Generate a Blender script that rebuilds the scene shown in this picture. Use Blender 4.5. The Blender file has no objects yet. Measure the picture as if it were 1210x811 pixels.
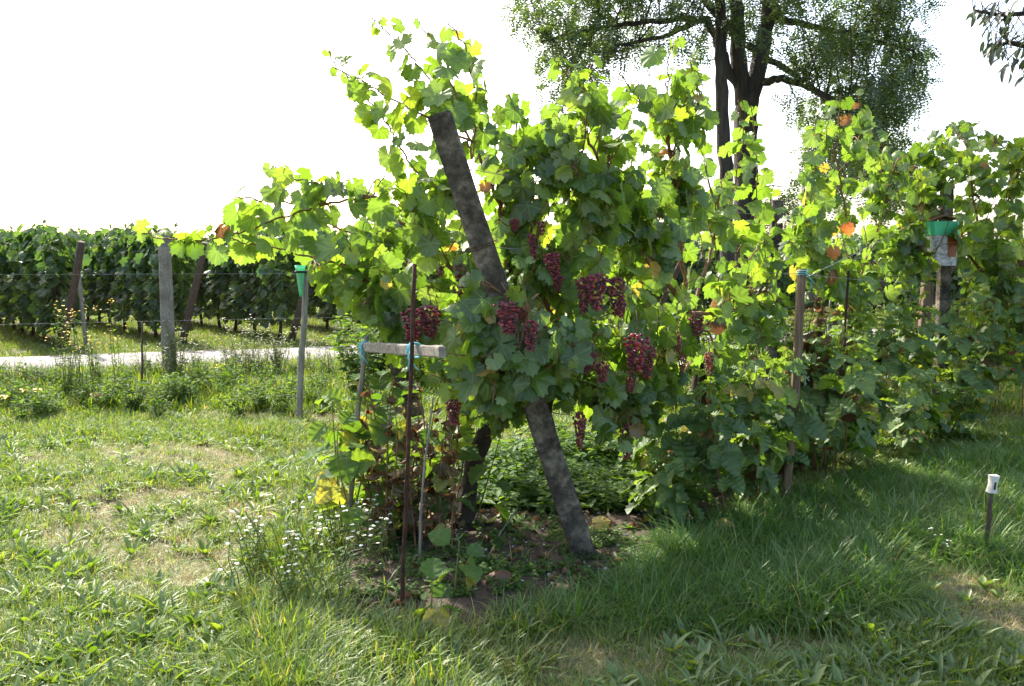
import bpy, math, random
from mathutils import Vector, Matrix, noise
R = math.radians
random.seed(7); INFO = []
scene = bpy.context.scene
col = scene.collection

# ------------------------------------------------------------------ camera, sky, sun, exposure
CAM_H, F, PY, HOR = 1.6, 1000.0, 405.5, 310.0
TILT = math.atan((PY - HOR) / F)
cam_d = bpy.data.cameras.new('camera'); cam = bpy.data.objects.new('camera', cam_d); col.objects.link(cam)
cam.location = (0, 0, CAM_H); cam.rotation_euler = (R(90) - TILT, 0, 0)
cam_d.sensor_width = 36; cam_d.lens = 36 * F / 1210.0; cam_d.clip_end = 3000; cam_d.clip_start = 0.05
scene.camera = cam

SUN_EL, SUN_AZ = R(40), R(-33)            # azimuth measured from +Y towards +X
world = bpy.data.worlds.new('World'); scene.world = world; world.use_nodes = True
wn = world.node_tree.nodes; wl = world.node_tree.links
sky = wn.new('ShaderNodeTexSky'); sky.sky_type = 'NISHITA'; sky.sun_disc = False
sky.sun_elevation = SUN_EL; sky.sun_rotation = SUN_AZ
sky.air_density = 1.0; sky.dust_density = 4.0; sky.ozone_density = 0.2; sky.altitude = 100
wl.new(sky.outputs[0], wn['Background'].inputs[0]); wn['Background'].inputs[1].default_value = 0.15
sun_d = bpy.data.lights.new('sun', 'SUN'); sun_d.energy = 4.0; sun_d.angle = R(0.6); sun_d.color = (1, .94, .84)
sun = bpy.data.objects.new('sun', sun_d); col.objects.link(sun)
sdir = Vector((math.sin(SUN_AZ) * math.cos(SUN_EL), math.cos(SUN_AZ) * math.cos(SUN_EL), math.sin(SUN_EL)))
sun.rotation_euler = sdir.to_track_quat('Z', 'Y').to_euler(); sun.location = (-10, 20, 20)
vs = scene.view_settings; vs.view_transform = 'Standard'; vs.look = 'None'; vs.gamma = 1; vs.use_curve_mapping = False
vs.exposure = 1.85
scene.cycles.max_bounces = 4; scene.cycles.diffuse_bounces = 3; scene.cycles.glossy_bounces = 2; scene.cycles.transmission_bounces = 4

# ------------------------------------------------------------------ helpers
UPV = Vector((0, 0, 1))
def ray(px, py):
    a, b = (px - 605) / F, (PY - py) / F
    return Vector((a, math.cos(TILT) + b * math.sin(TILT), -math.sin(TILT) + b * math.cos(TILT)))
def P(px, py, Y):
    r = ray(px, py); return Vector((0, 0, CAM_H)) + r * (Y / r.y)
def GP(px, py):
    r = ray(px, py); p = Vector((0, 0, CAM_H)) + r * (-CAM_H / r.z); return Vector((p.x, p.y, 0))
def pix(p):
    v = p - Vector((0, 0, CAM_H)); d = v.y * math.cos(TILT) - v.z * math.sin(TILT); u = v.y * math.sin(TILT) + v.z * math.cos(TILT)
    d = max(d, .01); return 605 + F * v.x / d, PY - F * u / d
def inpoly(x, y, poly):
    c = False; n = len(poly); j = n - 1
    for i in range(n):
        xi, yi = poly[i]; xj, yj = poly[j]
        if (yi > y) != (yj > y) and x < (xj - xi) * (y - yi) / (yj - yi) + xi: c = not c
        j = i
    return c
def rsamp(poly):
    xs = [p[0] for p in poly]; ys = [p[1] for p in poly]
    while True:
        x, y = random.uniform(min(xs), max(xs)), random.uniform(min(ys), max(ys))
        if inpoly(x, y, poly): return x, y
def lerp_tab(tab, x):
    if x <= tab[0][0]: return tab[0][1]
    for (a, b), (c, d) in zip(tab, tab[1:]):
        if x <= c: return b + (d - b) * (x - a) / (c - a)
    return tab[-1][1]
def hgt(x, y):
    d = math.hypot(x, y)
    f = max(0, min(1, (40 - d) / 25))
    return f * (.022 * math.sin(1.7 * x + .6 * y) * math.sin(1.3 * y - .4 * x + 1) + .015 * math.sin(4.1 * x + 2 * y + 2) * math.sin(3.3 * y + .7) )
def rv(s=1.0): return Vector((random.uniform(-s, s), random.uniform(-s, s), random.uniform(-s, s)))

class MB:
    def __init__(s): s.v = []; s.f = []; s.m = []; s.uv = {}
    def add(s, verts, faces, mi=0):
        o = len(s.v); s.v += [tuple(p) for p in verts]; s.f += [tuple(i + o for i in f) for f in faces]; s.m += [mi] * len(faces)
    def box(s, c, d, rot=None, mi=0):
        x, y, z = d[0] / 2, d[1] / 2, d[2] / 2
        vs_ = [Vector(p) for p in ((-x, -y, -z), (x, -y, -z), (x, y, -z), (-x, y, -z), (-x, -y, z), (x, -y, z), (x, y, z), (-x, y, z))]
        if rot is not None: vs_ = [rot @ p for p in vs_]
        s.add([p + Vector(c) for p in vs_], [(3, 2, 1, 0), (4, 5, 6, 7), (0, 1, 5, 4), (1, 2, 6, 5), (2, 3, 7, 6), (3, 0, 4, 7)], mi)
    def tube(s, pts, rad, n=5, mi=0, cap=True, jit=0):
        pts = [Vector(p) for p in pts]; k = len(pts)
        if not hasattr(rad, '__len__'): rad = [rad] * k
        vs_ = []; ref = None
        for i, p in enumerate(pts):
            t = (pts[min(i + 1, k - 1)] - pts[max(i - 1, 0)])
            t = t.normalized() if t.length > 1e-9 else UPV
            if ref is None: ref = t.orthogonal().normalized()
            ref = (ref - t * ref.dot(t)); ref = ref.normalized() if ref.length > 1e-6 else t.orthogonal().normalized()
            b = t.cross(ref)
            for q in range(n):
                a = 2 * math.pi * q / n; r = rad[i] * (1 + random.uniform(-jit, jit))
                vs_.append(p + (ref * math.cos(a) + b * math.sin(a)) * r)
        fs = []
        for i in range(k - 1):
            for q in range(n):
                a, b_ = i * n + q, i * n + (q + 1) % n
                fs.append((a, b_, b_ + n, a + n))
        if cap: fs.append(tuple(range(n))[::-1]); fs.append(tuple(range((k - 1) * n, k * n)))
        s.add(vs_, fs, mi)
    def lathe(s, prof, n=16, c=(0, 0, 0), mi=0):
        vs_ = []; fs = []; c = Vector(c)
        for r, z in prof:
            for q in range(n):
                a = 2 * math.pi * q / n; vs_.append(c + Vector((r * math.cos(a), r * math.sin(a), z)))
        for i in range(len(prof) - 1):
            for q in range(n):
                a, b_ = i * n + q, i * n + (q + 1) % n; fs.append((a, b_, b_ + n, a + n))
        s.add(vs_, fs, mi)
    def inst(s, mb, M, mi=None):
        o = len(s.v); s.v += [tuple(M @ Vector(p)) for p in mb.v]; s.f += [tuple(i + o for i in f) for f in mb.f]; s.m += (mb.m if mi is None else [mi] * len(mb.f))
    def mesh(s, name, mats, smooth=True):
        me = bpy.data.meshes.new(name); me.from_pydata(s.v, [], s.f)
        for m in (mats if isinstance(mats, (list, tuple)) else [mats]): me.materials.append(m)
        me.polygons.foreach_set('material_index', s.m)
        me.polygons.foreach_set('use_smooth', [smooth] * len(s.f)); me.update()
        return me
    def build(s, name, mats, parent=None, smooth=True, base=None):
        if base is not None: s.v = [(a - base[0], b - base[1], c - base[2]) for a, b, c in s.v]
        return link(name, s.mesh(name, mats, smooth), parent)
def link(name, me, parent=None, M=None):
    o = bpy.data.objects.new(name, me); col.objects.link(o)
    if parent is not None: o.parent = parent
    if M is not None: o.matrix_basis = M
    return o
def tag(o, label, cat, group=None):
    o['label'] = label; o['category'] = cat
    if group: o['group'] = group
    return o
def thing(name, label, cat, loc=(0, 0, 0), group=None):
    o = bpy.data.objects.new(name, None); o.empty_display_size = .1; col.objects.link(o); o.location = loc
    return tag(o, label, cat, group)
def frame(pos, tip, nrm, sc):
    y = tip.normalized(); z = nrm - y * nrm.dot(y)
    z = z.normalized() if z.length > 1e-5 else y.orthogonal().normalized()
    x = y.cross(z); M = Matrix((x, y, z)).transposed().to_4x4()
    return Matrix.Translation(pos) @ M @ Matrix.Diagonal((sc, sc, sc, 1))
def copy_tree(o, parent=None):
    c = o.copy(); col.objects.link(c); c.parent = parent
    for ch in o.children: copy_tree(ch, c)
    return c

# ------------------------------------------------------------------ materials
def new_mat(name):
    m = bpy.data.materials.new(name); m.use_nodes = True; nt = m.node_tree; nt.nodes.clear()
    out = nt.nodes.new('ShaderNodeOutputMaterial'); return m, nt, out
def N(nt, t, **k):
    n = nt.nodes.new(t)
    for a, b in k.items(): setattr(n, a, b)
    return n
def math_n(nt, op, a, b=None):
    n = N(nt, 'ShaderNodeMath', operation=op)
    for i, v in enumerate((a, b)):
        if v is None: continue
        if isinstance(v, (int, float)): n.inputs[i].default_value = v
        else: nt.links.new(v, n.inputs[i])
    return n.outputs[0]
def ramp(nt, fac, stops):
    r = N(nt, 'ShaderNodeValToRGB'); e = r.color_ramp.elements
    e[0].position, e[0].color = stops[0][0], (*stops[0][1], 1); e[1].position, e[1].color = stops[1][0], (*stops[1][1], 1)
    for p, c in stops[2:]:
        x = e.new(p); x.color = (*c, 1)
    nt.links.new(fac, r.inputs[0]); return r.outputs[0]
def mixc(nt, fac, a, b, bt='MIX'):
    n = N(nt, 'ShaderNodeMix', data_type='RGBA', blend_type=bt)
    for i, v in ((0, fac), (6, a), (7, b)):
        if isinstance(v, (int, float)): n.inputs[i].default_value = v
        elif isinstance(v, tuple): n.inputs[i].default_value = (*v, 1)
        else: nt.links.new(v, n.inputs[i])
    return n.outputs[2]
def noise_n(nt, scale, detail=4, vec=None, rough=.6):
    n = N(nt, 'ShaderNodeTexNoise'); n.inputs['Scale'].default_value = scale; n.inputs['Detail'].default_value = detail; n.inputs['Roughness'].default_value = rough
    if vec is not None: nt.links.new(vec, n.inputs['Vector'])
    return n.outputs['Fac']
def leaf_mat(name, stops, trans_gain=(2.3, 1.9, .5), tfac=.5, veins=None, gloss=.035, rough=.5, spot=.0, vcol=(.25, .36, .1)):
    m, nt, out = new_mat(name)
    oi = N(nt, 'ShaderNodeObjectInfo'); ge = N(nt, 'ShaderNodeNewGeometry'); tc = N(nt, 'ShaderNodeTexCoord')
    r = math_n(nt, 'FRACT', math_n(nt, 'ADD', oi.outputs['Random'], ge.outputs['Random Per Island']))
    c = ramp(nt, r, stops)
    nz = noise_n(nt, 4.0, 3, tc.outputs['Object'])
    c = mixc(nt, 1.0, c, ramp(nt, nz, [(.3, (.75, .78, .75)), (.7, (1.2, 1.15, 1.1))]), 'MULTIPLY')
    if spot:
        e = math_n(nt, 'GREATER_THAN', noise_n(nt, 11, 2, tc.outputs['Object']), 1 - spot)
        c = mixc(nt, e, c, (.16, .09, .03))
    if veins:                      # pale ribs running out from the stalk, in the blade's own coordinates
        best = None
        for ang in veins:
            a = R(ang); d = (math.sin(a), math.cos(a), 0); n_ = (math.cos(a), -math.sin(a), 0)
            o1 = N(nt, 'ShaderNodeVectorMath', operation='DOT_PRODUCT'); nt.links.new(tc.outputs['Object'], o1.inputs[0]); o1.inputs[1].default_value = n_
            o2 = N(nt, 'ShaderNodeVectorMath', operation='DOT_PRODUCT'); nt.links.new(tc.outputs['Object'], o2.inputs[0]); o2.inputs[1].default_value = d
            v = math_n(nt, 'ADD', math_n(nt, 'ABSOLUTE', o1.outputs['Value']), math_n(nt, 'MULTIPLY', math_n(nt, 'LESS_THAN', o2.outputs['Value'], 0.0), 1.0))
            best = v if best is None else math_n(nt, 'MINIMUM', best, v)
        vf = math_n(nt, 'MULTIPLY', math_n(nt, 'LESS_THAN', best, .013), .38)
        c = mixc(nt, vf, c, vcol)
    ct = mixc(nt, 1.0, c, trans_gain, 'MULTIPLY')
    cb = mixc(nt, ge.outputs['Backfacing'], c, mixc(nt, .3, c, (.14, .2, .06)))
    df = N(nt, 'ShaderNodeBsdfDiffuse'); nt.links.new(cb, df.inputs[0])
    tr = N(nt, 'ShaderNodeBsdfTranslucent'); nt.links.new(ct, tr.inputs[0])
    mx = N(nt, 'ShaderNodeMixShader'); mx.inputs[0].default_value = tfac; nt.links.new(df.outputs[0], mx.inputs[1]); nt.links.new(tr.outputs[0], mx.inputs[2])
    gl = N(nt, 'ShaderNodeBsdfGlossy'); gl.inputs['Roughness'].default_value = rough; gl.inputs[0].default_value = (1, 1, 1, 1)
    m2 = N(nt, 'ShaderNodeMixShader'); m2.inputs[0].default_value = gloss; nt.links.new(mx.outputs[0], m2.inputs[1]); nt.links.new(gl.outputs[0], m2.inputs[2])
    nt.links.new(m2.outputs[0], out.inputs[0]); return m
def surf_mat(name, stops, scale=8, detail=6, rough=.85, bump=.3, bscale=None, stretch=(1, 1, 1), spec=.3, metal=0, trans=0, coat=0, fine=None):
    m, nt, out = new_mat(name)
    tc = N(nt, 'ShaderNodeTexCoord'); mp = N(nt, 'ShaderNodeMapping'); mp.inputs['Scale'].default_value = stretch
    oi = N(nt, 'ShaderNodeObjectInfo'); nt.links.new(tc.outputs['Object'], mp.inputs[0])
    cx = N(nt, 'ShaderNodeCombineXYZ'); nt.links.new(math_n(nt, 'MULTIPLY', oi.outputs['Random'], 17.0), cx.inputs[0]); nt.links.new(cx.outputs[0], mp.inputs['Location'])
    f = noise_n(nt, scale, detail, mp.outputs[0])
    c = ramp(nt, f, stops)
    if fine: c = mixc(nt, 1.0, c, ramp(nt, noise_n(nt, fine, 3, mp.outputs[0]), [(.35, (.6, .6, .6)), (.65, (1.25, 1.25, 1.25))]), 'MULTIPLY')
    b = N(nt, 'ShaderNodeBsdfPrincipled'); nt.links.new(c, b.inputs['Base Color']); b.inputs['Roughness'].default_value = rough
    b.inputs['Specular IOR Level'].default_value = spec; b.inputs['Metallic'].default_value = metal
    if trans: b.inputs['Transmission Weight'].default_value = trans
    if bump:
        bp = N(nt, 'ShaderNodeBump'); bp.inputs['Strength'].default_value = bump; bp.inputs['Distance'].default_value = .02
        nt.links.new(noise_n(nt, bscale or scale * 3, 6, mp.outputs[0], .7), bp.inputs['Height']); nt.links.new(bp.outputs[0], b.inputs['Normal'])
    nt.links.new(b.outputs[0], out.inputs[0]); return m

GV = (0, 52, -52, 108, -108)
M_VINE = leaf_mat('grape_leaf', [(0, (.05, .105, .016)), (.45, (.08, .155, .022)), (.8, (.115, .2, .028)), (1, (.16, .235, .035))], (1.95, 1.8, .7), .56, GV, .04, .45, spot=.26)
M_VINEY = leaf_mat('grape_leaf_young', [(0, (.11, .2, .03)), (1, (.17, .26, .04))], (1.35, 1.35, .8), .52, GV, .05)
M_VINEYEL = leaf_mat('grape_leaf_yellowed', [(0, (.32, .27, .05)), (.6, (.42, .34, .08)), (1, (.30, .18, .04))], (1.5, 1.4, .7), .5, GV, .04, spot=.33)
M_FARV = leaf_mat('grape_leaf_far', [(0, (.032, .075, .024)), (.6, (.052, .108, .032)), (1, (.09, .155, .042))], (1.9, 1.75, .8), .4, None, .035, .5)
M_PALE = leaf_mat('pale_weed_leaf', [(0, (.13, .18, .07)), (.6, (.19, .23, .11)), (1, (.27, .28, .17))], (1.4, 1.4, .9), .4, None, .03, .6)
M_RASP = leaf_mat('raspberry_leaf', [(0, (.045, .10, .02)), (.6, (.07, .14, .026)), (1, (.12, .2, .035))], (2.5, 2.1, .6), .42, None, .04, .6)
M_RASPL = leaf_mat('raspberry_leaf_young', [(0, (.09, .17, .035)), (1, (.14, .22, .05))], (2.0, 1.8, .7), .45, None, .035, .6)
M_RASPY = leaf_mat('raspberry_leaf_yellowed', [(0, (.30, .26, .05)), (1, (.20, .24, .05))], (1.6, 1.5, .6), .5)
M_DRY = leaf_mat('dry_leaf', [(0, (.07, .042, .024)), (.5, (.13, .075, .04)), (1, (.24, .125, .06))], (1.6, 1.2, .8), .3, None, .03)
M_ORANGE = leaf_mat('orange_leaf', [(0, (.5, .16, .04)), (1, (.55, .22, .05))], (1.5, 1.2, .8), .4, None, .03)
M_WEED = leaf_mat('weed_leaf', [(0, (.045, .105, .02)), (.6, (.07, .145, .026)), (1, (.11, .19, .033))], (2.2, 1.9, .6), .45, None, .022, .65)
M_GRASS = leaf_mat('grass_blade', [(0, (.06, .125, .012)), (.55, (.10, .18, .018)), (.85, (.16, .225, .03)), (1, (.30, .26, .1))], (1.9, 1.7, .6), .42, None, .035, .5)
M_LONG = leaf_mat('long_grass_blade', [(0, (.04, .115, .01)), (.7, (.07, .17, .014)), (.93, (.13, .21, .03)), (1, (.28, .25, .12))], (1.8, 1.7, .7), .4, None, .03, .5)
M_LAWNW = leaf_mat('lawn_weed_leaf', [(0, (.06, .125, .014)), (.7, (.1, .18, .022)), (1, (.15, .22, .035))], (1.9, 1.7, .6), .42, None, .05, .5)
M_STRAW = leaf_mat('dry_grass', [(0, (.28, .22, .12)), (1, (.42, .35, .2))], (1.2, 1.1, .9), .3, None, .03)
M_LOCUST = leaf_mat('locust_leaf', [(0, (.028, .06, .022)), (.6, (.045, .085, .028)), (1, (.09, .15, .04))], (2.2, 1.9, .6), .4, None, .05)
M_CHERRY = leaf_mat('cherry_leaf', [(0, (.02, .035, .018)), (1, (.035, .05, .025))], (1.4, 1.3, .7), .3, None, .05)
M_CANE = surf_mat('cane_bark', [(.3, (.10, .05, .025)), (.7, (.22, .12, .05))], 20, bump=.2)
M_GCANE = surf_mat('green_stem', [(.3, (.09, .13, .03)), (.7, (.18, .15, .05))], 10, bump=.1)
M_TRUNK = surf_mat('vine_bark', [(.25, (.018, .013, .009)), (.7, (.075, .055, .04))], 14, bump=1.0, stretch=(3, 3, .6), bscale=30)
M_LBARK = surf_mat('locust_bark', [(.3, (.02, .017, .014)), (.7, (.075, .062, .05))], 5, bump=1.0, stretch=(3, 3, .5), bscale=14)
M_CONC = surf_mat('weathered_concrete', [(.34, (.03, .026, .02)), (.5, (.095, .08, .06)), (.64, (.21, .18, .135))], 9, 10, .92, 1.0, 40, fine=34)
M_CONCP = surf_mat('pale_concrete', [(.28, (.13, .11, .085)), (.6, (.27, .235, .19))], 6, 8, .92, .6, 60, fine=90)
M_WOODG = surf_mat('grey_wood', [(.3, (.13, .115, .095)), (.7, (.34, .31, .26))], 9, 6, .9, .6, 26, stretch=(5, 5, .5))
M_WOODX = surf_mat('grey_wood_bar', [(.3, (.14, .125, .10)), (.7, (.36, .33, .28))], 9, 6, .9, .8, 26, stretch=(.5, 5, 5))
M_WOODB = surf_mat('brown_wood', [(.3, (.09, .06, .04)), (.7, (.24, .17, .11))], 9, 6, .9, .6, 26, stretch=(5, 5, .5))
M_WOODD = surf_mat('dark_wood', [(.3, (.035, .025, .018)), (.7, (.11, .08, .06))], 9, 6, .9, .6, 26, stretch=(5, 5, .5))
M_RUST = surf_mat('rusty_iron', [(.3, (.022, .012, .009)), (.7, (.085, .036, .022))], 30, 5, .9, .5, 80)
M_WIRE = surf_mat('galvanised_wire', [(.3, (.18, .18, .17)), (.7, (.32, .32, .31))], 20, 2, .45, 0, metal=.8)
M_TWINE = surf_mat('teal_twine', [(.3, (.10, .32, .34)), (.7, (.2, .5, .52))], 60, 2, .8, .2)
M_GREENP = surf_mat('green_plastic', [(.3, (.05, .42, .22)), (.7, (.06, .48, .26))], 5, 2, .35, 0, spec=.5)
M_GAUGE = leaf_mat('green_clear_plastic', [(0, (.12, .55, .33)), (1, (.14, .6, .36))], (1.4, 1.2, 1.2), .45, None, .1, .2)
M_BLACK = surf_mat('black_plastic', [(.3, (.015, .015, .015)), (.7, (.025, .025, .025))], 5, 2, .5, 0)
M_WHITE = surf_mat('white_plastic', [(.3, (.42, .41, .37)), (.7, (.62, .61, .57))], 12, 4, .45, 0)
M_CARD = surf_mat('brown_card', [(.3, (.14, .07, .035)), (.7, (.25, .14, .07))], 14, 4, .9, .3)
M_AMBER = surf_mat('amber_liquid', [(.3, (.13, .025, .008)), (.7, (.24, .06, .015))], 12, 4, .3, 0, spec=.5)
M_SILVER = surf_mat('smeared_clear_plastic', [(.35, (.16, .17, .2)), (.65, (.5, .52, .55))], 30, 4, .25, .3, 40, spec=.6)
M_SOIL = surf_mat('bare_soil', [(.25, (.035, .024, .017)), (.5, (.075, .052, .036)), (.75, (.13, .095, .066))], 9, 10, .95, 1.0, 50, fine=160)
M_ROAD = surf_mat('pale_gravel_road', [(.3, (.2, .188, .17)), (.7, (.32, .305, .28))], 1.5, 10, .95, .4, 60, fine=40)
M_STONE = surf_mat('pale_stone', [(.3, (.28, .26, .23)), (.7, (.5, .48, .45))], 20, 4, .8, .3)
M_WPETAL = leaf_mat('white_petal', [(0, (.7, .7, .66)), (1, (.8, .8, .78))], (1.1, 1.1, 1.1), .35, None, .03)
M_YPETAL = leaf_mat('yellow_petal', [(0, (.75, .45, .02)), (1, (.8, .55, .04))], (1.1, 1.1, 1.1), .35, None, .03)
M_RPETAL = leaf_mat('red_petal', [(0, (.45, .03, .05)), (1, (.6, .06, .08))], (1.1, 1.1, 1.1), .35, None, .03)

def grape_mat():
    m, nt, out = new_mat('red_grape')
    ge = N(nt, 'ShaderNodeNewGeometry'); oi = N(nt, 'ShaderNodeObjectInfo')
    r = math_n(nt, 'FRACT', math_n(nt, 'ADD', math_n(nt, 'MULTIPLY', oi.outputs['Random'], 5.0), ge.outputs['Random Per Island']))
    c = ramp(nt, r, [(0, (.045, .008, .018)), (.42, (.14, .017, .03)), (.8, (.28, .034, .046)), (1, (.42, .10, .08))])
    nz = noise_n(nt, 60, 3); c = mixc(nt, math_n(nt, 'MULTIPLY', nz, .34), c, (.28, .19, .25))
    b = N(nt, 'ShaderNodeBsdfPrincipled'); nt.links.new(c, b.inputs['Base Color']); b.inputs['Roughness'].default_value = .33
    t = N(nt, 'ShaderNodeBsdfTranslucent'); nt.links.new(mixc(nt, 1.0, c, (2.9, 1.4, 1.4), 'MULTIPLY'), t.inputs[0])
    mx = N(nt, 'ShaderNodeMixShader'); mx.inputs[0].default_value = .35; nt.links.new(b.outputs[0], mx.inputs[1]); nt.links.new(t.outputs[0], mx.inputs[2])
    nt.links.new(mx.outputs[0], out.inputs[0]); return m
M_GRAPE = grape_mat()

def ground_mat():
    m, nt, out = new_mat('lawn_soil')
    tc = N(nt, 'ShaderNodeTexCoord'); v = tc.outputs['Object']
    big = noise_n(nt, .9, 5, v); fine = noise_n(nt, 22, 8, v, .7); mid = noise_n(nt, 5, 6, v)
    soil = ramp(nt, fine, [(.25, (.07, .052, .034)), (.5, (.17, .135, .085)), (.75, (.30, .25, .16))])
    green = ramp(nt, fine, [(.25, (.035, .06, .016)), (.5, (.075, .12, .03)), (.75, (.14, .19, .055))])
    f = ramp(nt, math_n(nt, 'ADD', math_n(nt, 'MULTIPLY', big, .7), math_n(nt, 'MULTIPLY', mid, .3)), [(.42, (0, 0, 0)), (.58, (1, 1, 1))])
    c = mixc(nt, math_n(nt, 'MULTIPLY', f, .8), soil, green)
    b = N(nt, 'ShaderNodeBsdfPrincipled'); nt.links.new(c, b.inputs['Base Color']); b.inputs['Roughness'].default_value = .95; b.inputs['Specular IOR Level'].default_value = .15
    bp = N(nt, 'ShaderNodeBump'); bp.inputs['Strength'].default_value = .8; bp.inputs['Distance'].default_value = .03; nt.links.new(fine, bp.inputs['Height']); nt.links.new(bp.outputs[0], b.inputs['Normal'])
    nt.links.new(b.outputs[0], out.inputs[0]); return m
M_GROUND = ground_mat()

# ------------------------------------------------------------------ ground, road, soil bed
def axis(lo, hi, step, far):
    a = []; x = lo
    while x <= hi + 1e-6: a.append(x); x += step
    s = step; l = [lo]; h = [hi]
    while h[-1] < far: s *= 1.6; h.append(h[-1] + s); l.append(l[-1] - s)
    return l[:0:-1] + a + h[1:]
xs = axis(-12, 12, .2, 900); ys = axis(0, 26, .2, 900)
g = MB(); nx = len(xs)
g.v = [(x, y, hgt(x, y)) for y in ys for x in xs]
g.f = [(j * nx + i, j * nx + i + 1, (j + 1) * nx + i + 1, (j + 1) * nx + i) for j in range(len(ys) - 1) for i in range(nx - 1)]; g.m = [0] * len(g.f)
o = g.build('ground', M_GROUND); o['kind'] = 'structure'

RD = Vector((4.1, 1.45, 0)).normalized(); RN = Vector((-RD.y, RD.x, 0)); R0 = Vector((-7.1, 11.95, 0))
rb = MB(); rows_ = []
for i in range(-40, 120):
    p = R0 + RD * i * .6
    for k, (w, z) in enumerate(((-.02, -.03), (.12, .055), (.9, .075), (1.8, .075), (2.15, .05), (2.3, -.03))):
        q = p + RN * (w + .06 * math.sin(i * 1.3 + k) * (k in (0, 1, 4, 5))); rb.v.append((q.x, q.y, z))
for i in range(159):
    for k in range(5): a = i * 6 + k; rb.f.append((a, a + 6, a + 7, a + 1)); rb.m.append(0)
o = rb.build('road', M_ROAD); o['kind'] = 'structure'

BED = [(-.75, 3.6), (-.2, 3.55), (.5, 4.0), (1.15, 4.9), (1.9, 5.95), (2.9, 7.3), (3.6, 8.5), (3.3, 8.9), (2.5, 8.0), (1.0, 7.4), (-.3, 6.6), (-.9, 5.4), (-1.0, 4.3)]
def bed_d(x, y):
    d = 1e9
    for i in range(len(BED)):
        a = Vector(BED[i]); b = Vector(BED[i - 1]); p = Vector((x, y)); ab = b - a
        t = max(0, min(1, (p - a).dot(ab) / ab.length_squared)); d = min(d, (p - a - ab * t).length)
    return d if inpoly(x, y, BED) else -d
sb = MB(); st = .05; n1 = int(6.2 / st); n2 = int(6.0 / st)
for j in range(n2):
    for i in range(n1):
        x, y = -1.4 + i * st, 3.2 + j * st; d = bed_d(x, y) + .12 * noise.noise((x * 3, y * 3, 0))
        k = max(-.06, min(.03, d * .3)); q = noise.noise((x * 9, y * 9, 3)) * .018 + noise.noise((x * 23, y * 23, 5)) * .014
        sb.v.append((x, y, hgt(x, y) + k + (q if d > -.02 else 0)))
for j in range(n2 - 1):
    for i in range(n1 - 1):
        a = j * n1 + i; sb.f.append((a, a + 1, a + n1 + 1, a + n1)); sb.m.append(0)
o = sb.build('soil_bed', M_SOIL); o['kind'] = 'structure'

# ------------------------------------------------------------------ leaf meshes (blade: stalk end at origin, tip +Y, upper side +Z)
def grape_leaf(seed, nb=34, depth=1.0, curl=.2, low=False):
    rnd = random.Random(seed); mb = MB()
    lobes = [(0, .64, 30), (52, .58, 28), (-52, .58, 28), (105, .50, 30), (-105, .50, 30), (148, .40, 28), (-148, .40, 28)]
    bd = []
    for i in range(nb):
        a = -168 + 336 * i / (nb - 1); r = .2
        for la, L, w in lobes:
            dd = abs(a - la) / w
            if dd < 1.9: r = max(r, L * (1 - .26 * depth * dd ** 1.6))
        if not low: r *= (1.05 if i % 2 else .93) + rnd.uniform(-.03, .03)
        bd.append((R(a), r))
    def z(x, y): return -curl * (x * x + .6 * (y - .1) ** 2) + .035 * math.sin(9 * math.atan2(x, y + .01)) * math.hypot(x, y) + .22 * abs(x) * (1 if seed % 2 else -.5) + rnd.uniform(-.008, .008)
    v = [(0, .0, 0)]
    for fr in ((.5, 1.0) if not low else (1.0,)):
        for a, r in bd:
            x, y = math.sin(a) * r * fr, math.cos(a) * r * fr; v.append((x, y, z(x, y)))
    f = [(0, 1 + i + 1, 1 + i) for i in range(nb - 1)]
    if not low: f += [(1 + i, 1 + i + 1, 1 + nb + i + 1, 1 + nb + i) for i in range(nb - 1)]
    mb.add(v, f); return mb
def ovate(mb, M, L=1.0, W=.6, fold=.12, droop=.15, teeth=True, n=6, mi=0):
    v = [(0, 0, 0)]; c = []; e1 = []; e2 = []
    for i in range(n + 1):
        t = i / n; w = W * .5 * (math.sin(math.pi * min(1, t ** .8)) ** .75 if 0 < t < 1 else 0)
        if teeth: w *= 1.12 if i % 2 else .95
        y = L * t; z = -droop * L * t * t; rp = (.045 if i % 2 else -.02) * L * (w > 0) * teeth
        c.append((0, y, z)); e1.append((-w, y + (.03 * L if w else 0), z + fold * w * 2 + rp)); e2.append((w, y + (.03 * L if w else 0), z + fold * w * 2 + rp))
    vs_ = c + e1[1:-1] + e2[1:-1]; f = []; k = n + 1
    A = lambda i: i; B = lambda i: k + i - 1; C = lambda i: k + n - 1 + i - 1
    f.append((0, A(1), B(1))); f.append((0, C(1), A(1)))
    for i in range(1, n - 1): f.append((A(i), A(i + 1), B(i + 1), B(i))); f.append((A(i), C(i), C(i + 1), A(i + 1)))
    f.append((A(n - 1), A(n), B(n - 1))); f.append((A(n - 1), C(n - 1), A(n)))
    mb.add([M @ Vector(p) for p in vs_], f, mi)
def TRS(x, y, z, rz=0, rx=0, ry=0, s=1): return Matrix.Translation((x, y, z)) @ Matrix.Rotation(rz, 4, 'Z') @ Matrix.Rotation(rx, 4, 'X') @ Matrix.Rotation(ry, 4, 'Y') @ Matrix.Scale(s, 4)
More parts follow.
